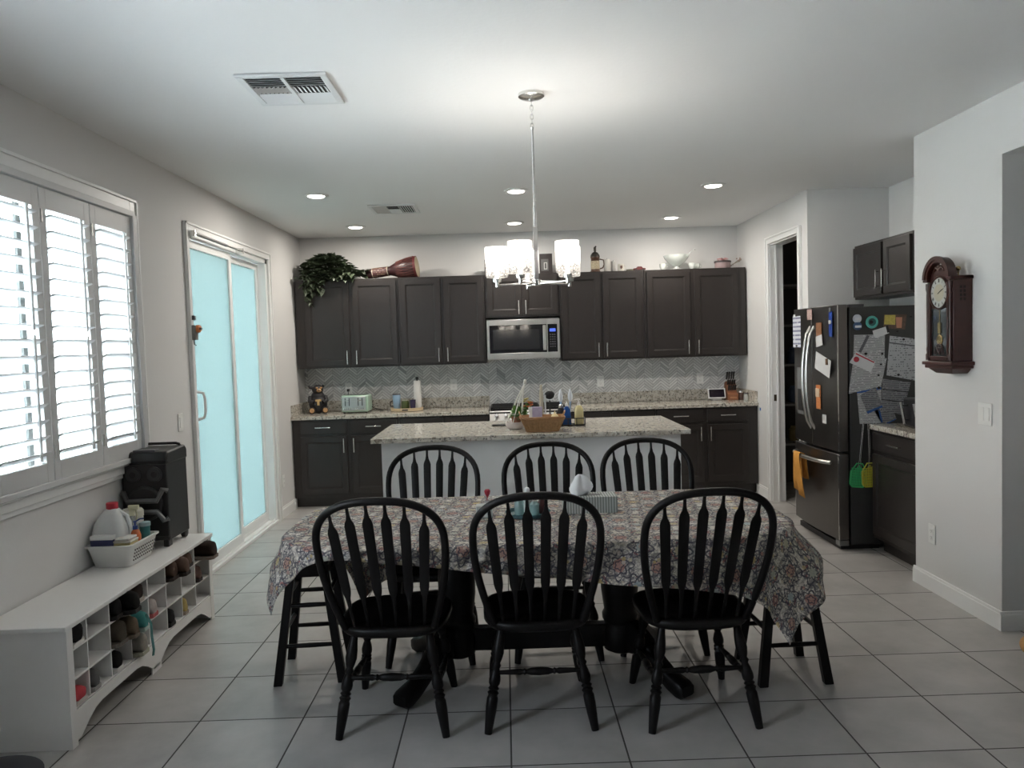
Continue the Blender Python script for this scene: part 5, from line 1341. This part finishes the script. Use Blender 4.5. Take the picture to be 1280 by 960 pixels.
# ================================================================== THINGS ON THE BACK WORKTOP
CZ = .913
t = thing('bear_figurine', 'black bear figurine with tan paws and belly patch at the corner of the worktop', 'figurine', (-1.925, 7.99, CZ), .25)
BF = mat('bear_black', (.015,.014,.016), .5, var=.4); TN = mat('bear_tan', (.45,.26,.12), .6, var=.3); 
MB().ball((0,0,.10),.092,.080,.100,20,14).ball((0,.0,.165),.070,.062,.070,18,12).build('body', BF, t)
MB().ball((.0,-.015,.245),.058,.052,.050,18,12).build('head', BF, t)
MB().ball((.012,-.062,.236),.026,.024,.020).build('muzzle', TN, t)
MB().ball((.012,-.085,.243),.008,.006,.006).build('nose', BLACKP, t)
MB().ball((-.008,-.060,.262),.012,.008,.010).ball((.034,-.058,.262),.012,.008,.010).build('eye_patch', TN, t)
MB().tube([(-.050,0,.265),(-.078,0,.268),(-.088,0,.285)], [.018,.014,.008], 8).tube([(.050,0,.268),(.060,0,.285)], [.016,.010], 8).build('ear', BF, t)
for s in (-1, 1):
    o = MB().ball((s*.062,-.070,.035),.036,.050,.034).build('leg', BF, t)
    MB().turned((s*.066,-.112,.036),(s*.067,-.124,.036),[(0,.025),(1,.021)],16).build('paw_pad', TN, o)
    MB().tube([(s*.075,-.01,.17),(s*.085,-.05,.13),(s*.045,-.08,.115)], [.022,.020,.018], 10).build('arm', BF, t)
MB().box(-.030,.030,-.0875,-.080,.125,.145).box(-.012,.012,-.0895,-.080,.085,.13).build('belly_patch', mat('bear_gold', (.52,.36,.16), .5), t, bev=.003)

t = thing('toaster', 'mint green four-slice toaster with a steel front', 'toaster', (-1.530, 7.93, CZ))
MINT = mat('mint_enamel', (.36,.50,.40), .3, var=.02)
MB().box(-.125,.145,-.10,.15,.012,.180).build('body', MINT, t, bev=.014)
MB().box(-.118,.118,-.104,-.098,.028,.168).build('front_plate', STEEL, t, bev=.003)
for x in (-.085,-.045,.045,.085): MB().box(x-.004,x+.004,-.1055,-.103,.075,.155).build('lever_slot', BLACKP, t, smooth=0)
for x in (-.065,.065): MB().box(x-.018,x+.018,-.122,-.104,.125,.138).build('lever', NICKEL, t, bev=.002)
w = MB()
for x in (-.092,-.072,-.052,-.030,.030,.052,.072,.092): w.turned((x,-.104,.048),(x,-.112,.048),[(0,.009),(1,.008)],12)
w.build('dial', NICKEL, t)
for y in (-.05,0,.05,.10): MB().box(-.10,.12,y-.010,y+.010,.1795,.181).build('slot', BLACKP, t, smooth=0)
MB().box(-.11,-.09,-.09,-.07,0,.013).box(.11,.13,-.09,-.07,0,.013).box(-.11,-.09,.12,.14,0,.013).box(.11,.13,.12,.14,0,.013).build('foot', BLACKP, t, smooth=0)
cord = MB().tube([(.145,.10,.05),(.19,.10,.02),(.24,.06,.006),(.26,.13,.006),(.16,.24,.02)], .0035, 6).build('power_cord', BLACKP, t)
t = thing('power_plug', 'black plug in the outlet above the mint toaster', 'plug', (-1.66, D-.02, 1.127))
MB().box(-.014,.014,-.028,0,-.014,.014).build('plug_body', BLACKP, t, bev=.004)
MB().tube([(0,-.024,0),(.003,-.034,-.03),(0,-.03,-.10),(.0,-.05,-.2)], .004, 6).build('cord', BLACKP, t)

t = thing('lazy_susan', 'round pale wood tray holding the tumbler and paper towel', 'tray', (-1.015, 7.97, CZ))
MB().lathe((0,0,0), [(.15,0),(.165,.004),(.165,.034),(.158,.034),(.156,.012),(.001,.012)], 40, caps=False).build('tray', mat('pale_wood', (.55,.43,.28), .5, var=.15), t)
MB().box(-.03,.03,-.168,-.163,.012,.024).build('cut_handle', BLACKP, t, smooth=0)
LZ = CZ+.014
t = thing('tumbler', 'light blue insulated tumbler with a black handle', 'tumbler', (-1.115, 7.95, LZ))
MB().lathe((0,0,0), [(.030,0),(.034,.005),(.041,.15),(.040,.152)], 26).build('cup', mat('powder_blue', (.25,.38,.52), .35), t)
MB().lathe((0,0,.152), [(.042,0),(.043,.006),(.038,.014),(.010,.015)], 24).build('lid', GREYP, t)
MB().tube([(-.036,0,.035),(-.065,0,.035),(-.066,0,.08),(-.040,0,.09)], .006, 8).build('handle', BLACKP, t)
t = thing('green_jar', 'dark green glass jar beside the blue tumbler', 'jar', (-1.025, 7.93, LZ))
MB().lathe((0,0,0), [(.036,0),(.040,.004),(.040,.075),(.030,.09)], 24, caps=False).build('jar', glassy('green_glass', (.10,.13,.05), .35), t)
MB().lathe((0,0,.002), [(.034,0),(.036,.06)], 20).build('contents', mat('dark_green', (.03,.045,.015), .4), t)
MB().lathe((0,0,.09), [(.030,0),(.030,.014),(.012,.016)], 20).build('lid', mat('clear_lid', (.35,.36,.30), .2), t)
t = thing('purple_glass', 'small purple glass cup in front of the paper towel roll', 'cup', (-.945, 7.90, LZ))
MB().lathe((0,0,0), [(.022,0),(.026,.004),(.030,.10),(.028,.10),(.024,.006)], 22, caps=False).build('glass', glassy('purple', (.10,.08,.16), .5), t)
t = thing('paper_towel_roll', 'slim white paper towel roll on a dark-topped holder', 'paper towel', (-.905, 8.0, LZ))
MB().lathe((0,0,0), [(.055,0),(.055,.008),(.01,.010)], 26).build('holder_base', BLACKP, t)
MB().lathe((0,0,.010), [(.006,.27),(.006,.285),(.013,.292),(.018,.304),(.013,.316),(.003,.320)], 16).build('finial', BLACKP, t)
MB().lathe((0,0,.010), [(.036,0),(.038,.002),(.038,.275),(.036,.277),(.018,.277),(.018,.27)], 28).build('roll', mat('towel_white', (.68,.67,.65), .9, var=.04), t)

t = thing('smart_display', 'white-framed smart display showing a dark screen', 'tablet', (2.185, 8.045, CZ), -.03)
MB().prism([(-.090,-.035,.022),(.090,-.035,.022),(.090,.0,.122),(-.090,.0,.122)], (0,.010,-.002)).build('frame', mat('display_white', (.78,.78,.78), .35, var=.02), t, bev=.003)
sc = MB().prism([(-.078,-.0345,.034),(.078,-.0345,.034),(.078,-.0045,.112),(-.078,-.0045,.112)], (0,-.001,0)).build('screen', mat('screen_dark', (.012,.008,.016), .1, var=.5, scale=15), t, smooth=0)
MB().box(-.05,.05,-.030,.045,0,.020).build('stand', mat('stand_grey', (.45,.45,.45), .8), t, bev=.008)
t = thing('knife_block', 'wooden knife block full of black-handled knives', 'knife block', (2.345, 8.06, CZ))
WB = mat('block_wood', (.24,.095,.045), .45, var=.25, scale=30)
MB().prism([(-.052,-.075,0),(-.052,-.075,.060),(-.052,-.030,.075),(-.052,.030,.190),(-.052,.085,.165),(-.052,.085,0)], (.104,0,0)).build('block', WB, t, bev=.003)
MB().box(-.035,.035,-.0765,-.0745,.020,.034).build('badge', mat('badge_light', (.40,.20,.10), .5), t, smooth=0)
kn = [(x, -.020+.03*j, .10+.055*j) for j in range(3) for x in (-.034,-.012,.012,.034)]
for i, (x, y, z) in enumerate(kn):
    Lh = .085 if y > .03 else .055
    o = tag(MB().loft([[(x+a*r, y+dy, z+dz) for a, r, dy, dz in ((-1,.0075,-.010,.004),(1,.0075,-.010,.004),(1,.0075,.010,-.004),(-1,.0075,.010,-.004))], [(x+a*r, y+dy-.30*Lh, z+dz+.92*Lh) for a, r, dy, dz in ((-1,.009,-.013,.005),(1,.009,-.013,.005),(1,.009,.010,-.004),(-1,.009,.010,-.004))]]).build('kitchen_knife', BLACKP, None, bev=.003, loc=(2.345, 8.06, CZ)), 'black-handled knife in the wooden knife block', 'knife', 'knives in the wooden block')
t = thing('glass_jar', 'short clear glass jar right of the knife block', 'jar', (2.448, 7.90, CZ))
MB().lathe((0,0,0), [(.018,0),(.024,.003),(.024,.055),(.018,.065)], 20, caps=False).build('jar', CG, t)
MB().lathe((0,0,.065), [(.020,0),(.020,.012),(.012,.014)], 18).build('lid', GREYP, t)
t = thing('spice_grinder', 'small dark steel canister behind the glass jar', 'canister', (2.435, 8.02, CZ))
MB().lathe((0,0,0), [(.026,0),(.028,.004),(.028,.075)], 20).build('canister', mat('grinder_brown', (.10,.06,.05), .4), t)
MB().lathe((0,0,.075), [(.029,0),(.029,.015),(.02,.02)], 20).build('lid', NICKEL, t)
tag(MB().box(0,.004,-.012,.012,-.014,.014).build('tape_tab', mat('blue_tape', (.02,.12,.40), .5), None, bev=.001, loc=(XR-.0045, 7.585, .848)), 'small blue tape tab on the pantry wall beside the worktop', 'tape')  # flat tab of blue tape stuck to the wall

# ================================================================== THINGS ON TOP OF THE WALL CABINETS
TZ2 = UZ1+.001
IVY = mat('ivy_green', (.042,.058,.032), .55, var=.6, scale=30)
t = thing('ivy_plant', 'trailing green ivy spilling over the left wall cabinet', 'plant', (-1.765, 8.06, TZ2))
w = MB(); w.taper((0,0), .34, .15, 0, (0,0), .42, .19, .06).build('planter', mat('ivy_basket', (.012,.014,.010), .7), t, bev=.006)
def ivyf(rr):
    m_ = rr.random()
    if m_ < .70:
        a, b = rr.uniform(0, 2*PI), rr.uniform(-.15, PI/2); k = rr.uniform(.6, 1)
        x = -.02+math.cos(a)*math.cos(b)*.25*k; y = max(-.19, math.sin(a)*math.cos(b)*.15*k-.02); z = .07+math.sin(b)*.165*k-.00
        if z < .05 and y > -.11: z = .05
        return (x, y, z), (math.cos(a), min(.2, math.sin(a)-.5), .15)
    if m_ < .86: return (rr.uniform(-.28,.24), rr.uniform(-.16,-.12), rr.uniform(.0,.07)), (rr.uniform(-.6,.6), -.8, -.3)
    if m_ < .92: return (rr.uniform(.22,.345), rr.uniform(-.08,.03), rr.uniform(.02,.09)), (1, -.5, -.1)
    x = rr.uniform(-.20,-.05); z = rr.uniform(-.16,.05)
    return (x+z*.2, -.150-rr.uniform(0,.02), z), (rr.uniform(-1,1), -.6, -.8)
leaves(380, ivyf, .098, 21, .5).build('foliage', IVY, t, smooth=0)
w = MB(); w.tube([(-.1,-.11,.05),(-.13,-.15,.0),(-.15,-.155,-.10),(-.18,-.150,-.20),(-.16,-.150,-.28)], .003, 5).tube([(.15,-.02,.06),(.26,-.04,.05),(.33,-.05,.04),(.35,-.05,.08)], .003, 5).build('vine', mat('vine_brown', (.05,.04,.02), .8), t)
def few(rr): k = rr.random(); return (-.15-.02*k, -.150, -.20-.06*k), (rr.uniform(-1,1), -.3, -.6)
leaves(4, few, .05, 2).build('tip_leaves', mat('ivy_pale', (.16,.18,.13), .5, var=.4), t, smooth=0)
# djembe lying on its side
t = thing('djembe_drum', 'dark red djembe drum lying on its side on the wall cabinet', 'drum', (-1.385, 8.06, TZ2))
a0, a1 = Vector((0,0,.052)), Vector((.52,-.05,.108))
DR = mat('djembe_red', (.026,.006,.007), .35, var=.3)
MB().turned(a0, a1, [(0,.048),(.02,.052),(.30,.047),(.47,.046),(.52,.058),(.62,.082),(.76,.100),(.90,.106),(1,.108)], 32).build('shell', DR, t)
ax = (a1-a0)
MB().turned(a0+ax*.955, a0+ax*1.005, [(0,.112),(1,.112)], 32).build('rim_ring', mat('djembe_rim', (.12,.02,.02), .5), t)
MB().turned(a0+ax*1.003, a0+ax*1.012, [(0,.106),(1,.100)], 32).build('drum_skin', mat('drum_skin', (.50,.42,.28), .6), t)
MB().turned(a0+ax*.12, a0+ax*.42, [(0,.0515),(.03,.0525),(.97,.0480),(1,.0470)], 32).build('carved_band', m_print('carving_pattern', (.06,.02,.02), (.30,.22,.14), .02, .5), t)
w = MB(); dn = ax.normalized(); e_a = (Vector((0,0,1))-dn*dn.z).normalized(); e_b = dn.cross(e_a)
for i in range(24):
    a = 2*PI*i/24; 
    p = lambda k, r, aa: a0+ax*k+e_a*math.cos(aa)*r+e_b*math.sin(aa)*r
    w.tube([p(.60,.080,a+.13), p(.78,.1035,a), p(.96,.114,a+.13)], .002, 4).tube([p(.96,.114,a+.13), p(.78,.1035,a+.26), p(.60,.080,a+.13)], .002, 4)
w.build('ropes', mat('rope_red', (.16,.05,.04), .8), t)
for k in (.12,.42): MB().turned(a0+ax*k, a0+ax*(k+.012), [(0,.053),(1,.053)], 28).build('band_ring', mat('rope_white', (.40,.36,.28), .8), t)
t = thing('dark_picture_box', 'dark wooden shadow box behind the chandelier stem', 'box', (.445, 8.03, TZ2))
MB().box(-.055,.075,0,.06,0,.205).build('box', mat('box_dark', (.022,.016,.016), .5), t, bev=.003)
MB().box(-.04,.035,-.004,0,.03,.15).build('picture', mat('box_print', (.09,.09,.09), .5), t, smooth=0)
MB().box(-.012,.022,-.007,-.004,.045,.052).box(-.012,-.006,-.007,-.004,.045,.115).box(-.012,.022,-.007,-.004,.109,.115).box(.016,.022,-.007,-.004,.045,.115).build('inner_frame', mat('pale_line', (.5,.5,.48), .5), t, smooth=0)
t = thing('dark_crate', 'dark low box behind the left chandelier shades on the wall cabinets', 'box', (-.10, 8.06, TZ2))
MB().box(-.075,.075,-.04,.05,0,.16).build('box', mat('box_dark', (.022,.016,.016), .5), t, bev=.003)
MB().box(-.06,.06,-.045,-.04,.02,.14).build('panel', mat('box_panel', (.06,.05,.05), .4), t, smooth=0)
t = thing('beer_stein', 'dark lidded beer stein with a light relief band', 'stein', (.962, 8.05, TZ2))
MB().lathe((0,0,0), [(.052,0),(.054,.010),(.046,.018),(.043,.14),(.047,.145),(.047,.155)], 24).build('mug', mat('stein_brown', (.075,.035,.02), .4, var=.3, scale=60), t)
MB().lathe((0,0,.030), [(.0455,0),(.0465,.01),(.0455,.085)], 24).build('relief_band', mat('stein_relief', (.36,.30,.20), .5, var=.8, scale=90), t)
MB().lathe((0,0,.155), [(.050,0),(.046,.020),(.030,.045),(.012,.055),(.010,.065),(.018,.07),(.006,.08)], 24).build('lid', mat('pewter', (.06,.055,.05), .35, .7), t)
MB().ball((0,0,.245),.014,.012,.018).tube([(0,0,.225),(0,0,.245)],[.014,.010],8).ball((.008,-.004,.262),.009).build('lid_figure', mat('pewter', (.06,.055,.05), .35, .7), t)
MB().tube([(.045,0,.135),(.085,0,.125),(.092,0,.08),(.078,0,.045),(.044,0,.035)], .007, 8).build('handle', mat('stein_brown', (.075,.035,.02), .4), t)
t = thing('pillar_candle', 'pale grey-white candle jar right of the beer stein', 'candle', (1.085, 8.06, TZ2))
MB().lathe((0,0,0), [(.030,0),(.033,.004),(.033,.125),(.030,.13)], 22).build('jar', mat('candle_pale', (.46,.44,.40), .4), t)
MB().lathe((0,0,.13), [(.003,0),(.002,.012)], 6).build('wick', BLACKP, t)
t = thing('pillar_candle', 'slimmer pale candle jar right beside the first candle', 'candle', (1.150, 8.07, TZ2))
MB().lathe((0,0,0), [(.022,0),(.025,.004),(.025,.105),(.022,.11)], 22).build('jar', mat('candle_grey', (.36,.35,.33), .4), t)
MB().lathe((0,0,.11), [(.003,0),(.002,.012)], 6).build('wick', BLACKP, t)
t = thing('small_mug', 'small white mug with a dark crest on the wall cabinets', 'mug', (1.225, 8.05, TZ2))
MB().lathe((0,0,0), [(.026,0),(.030,.004),(.032,.075),(.029,.075),(.026,.006)], 22, caps=False).build('cup', mat('mug_cream', (.55,.53,.47), .4), t)
MB().prism([(-.012,-.0335,.060),(.012,-.0335,.060),(.012,-.0335,.038),(0,-.0335,.022),(-.012,-.0335,.038)], (0,-.001,0)).build('crest', mat('crest_brown', (.08,.03,.02), .5), t, smooth=0)
MB().tube([(.031,0,.062),(.050,0,.055),(.050,0,.028),(.030,0,.020)], .004, 6).build('handle', mat('mug_cream', (.55,.53,.47), .4), t)
t = thing('model_car', 'small dark red toy car on the wall cabinets', 'toy car', (1.415, 8.05, TZ2))
MB().prism([(-.062,-.022,.010),(-.062,-.022,.028),(-.035,-.022,.030),(-.020,-.022,.046),(.020,-.022,.046),(.035,-.022,.030),(.060,-.022,.028),(.062,-.022,.010)], (0,.044,0)).build('body', mat('car_red', (.10,.02,.02), .25), t, bev=.003)
for x in (-.038,.038):
    for s in (-1, 1): MB().turned((x,s*.018,.011),(x,s*.025,.011),[(0,.011),(1,.011)],14).build('wheel', BLACKP, t)
t = thing('small_tray', 'flat olive dish left of the toy car', 'dish', (1.315, 8.04, TZ2))
MB().lathe((0,0,0), [(.025,0),(.034,.006),(.038,.018),(.034,.018),(.028,.008),(.001,.007)], 20, caps=False).build('dish', mat('olive_dish', (.22,.21,.15), .5), t)
t = thing('punch_bowl', 'cut-glass punch bowl with a ladle on the wall cabinets', 'bowl', (1.800, 8.06, TZ2))
PG_ = glassy('cut_glass', (.86,.88,.86), .55, .12)
MB().lathe((0,0,0), [(.060,0),(.064,.006),(.030,.022),(.026,.035),(.060,.055),(.095,.085),(.125,.125),(.135,.150),(.130,.150),(.118,.125),(.090,.090),(.055,.062),(.001,.050)], 16, caps=False).build('bowl', PG_, t, smooth=20)
MB().tube([(.02,-.02,.075),(.06,-.02,.10),(.12,-.01,.150),(.175,0,.205),(.19,0,.21),(.20,0,.20)], .0045, 8).ball((.01,-.02,.070),.026,.026,.016).build('ladle', PG_, t)
for i, (dx, dy, lb) in enumerate(((-.150,-.05,'glass punch cup at the left foot of the punch bowl'),(.150,-.05,'glass punch cup at the right foot of the punch bowl'),(.215,.03,'outermost glass punch cup right of the punch bowl'))):
    t = thing('punch_cup', lb, 'cup', (1.800+dx, 8.06+dy, TZ2))
    MB().lathe((0,0,0), [(.020,0),(.022,.004),(.034,.030),(.038,.062),(.035,.062),(.030,.030),(.001,.010)], 14, caps=False).build('cup', PG_, t, smooth=20)
    MB().tube([(.036,0,.052),(.054,0,.046),(.050,0,.024),(.033,0,.020)], .003, 6).build('handle', PG_, t)
t = thing('gift_box', 'round pink-grey hat box with a pink bow', 'box', (2.275, 8.05, TZ2))
MB().lathe((0,0,0), [(.078,0),(.080,.003),(.080,.060)], 28).build('box', mat('dusty_pink', (.34,.25,.25), .6), t)
MB().lathe((0,0,.060), [(.086,0),(.086,.016),(.080,.018)], 28).build('lid', mat('dark_lid', (.06,.045,.045), .5), t)
w = MB()
for a in (0,60,120,180,240,300):
    c, s = math.cos(math.radians(a)), math.sin(math.radians(a))
    w.tube([(0,0,.080),(c*.03,s*.03,.105),(c*.058,s*.058,.100),(c*.050,s*.050,.084),(0,0,.082)], .008, 6, flat=.35)
w.build('bow', mat('pink_ribbon', (.48,.24,.24), .6), t)
t = thing('dried_flowers', 'pale dried stems lying behind the pink bow box', 'flowers', (2.385, 8.13, TZ2))
w = MB(); rr = random.Random(9)
for i in range(9): w.tube([(-.06+.01*i,0,.004+.004*i),(.02,rr.uniform(-.03,.03),.05),(.085,rr.uniform(-.06,.06),.07+rr.uniform(0,.04))], .002, 4)
w.build('stems', mat('dried_beige', (.34,.31,.25), .8), t)
w = MB()
for i in range(7): w.ball((.07+rr.uniform(-.01,.02), rr.uniform(-.05,.05), .075+rr.uniform(0,.035)), .010, .008, .008, 8, 5)
w.build('seed_heads', mat('dried_pink', (.40,.30,.26), .8), t)

# ================================================================== NEAR CORNERS
t = thing('waste_bin', 'black waste bin at the lower left corner of the photo', 'bin', (-1.54, 2.2, 0))
MB().lathe((0,0,0), [(.118,0),(.122,.01),(.142,.315),(.150,.32),(.152,.338),(.140,.342),(.09,.348),(.001,.350)], 40, caps=False).build('bin', mat('bin_black', (.008,.008,.010), .6, spec=.2), t)
MB().box(-.03,.03,.144,.160,.315,.330).build('pedal_tab', BLACKP, t, bev=.003)
t = thing('plush_toy', 'rounded tan object at the right edge of the photo beside the hall opening', 'pet toy', (2.56, 3.72, 0))
MB().ball((-.10,-.12,.050),.052,.06,.050,18,12).build('body', mat('tan_plush', (.40,.22,.09), .9, var=.3, bumpk=.5), t)
MB().ball((-.092,-.12,.115),.035,.035,.032,14,10).build('head', mat('plush_dark', (.09,.05,.03), .9), t)
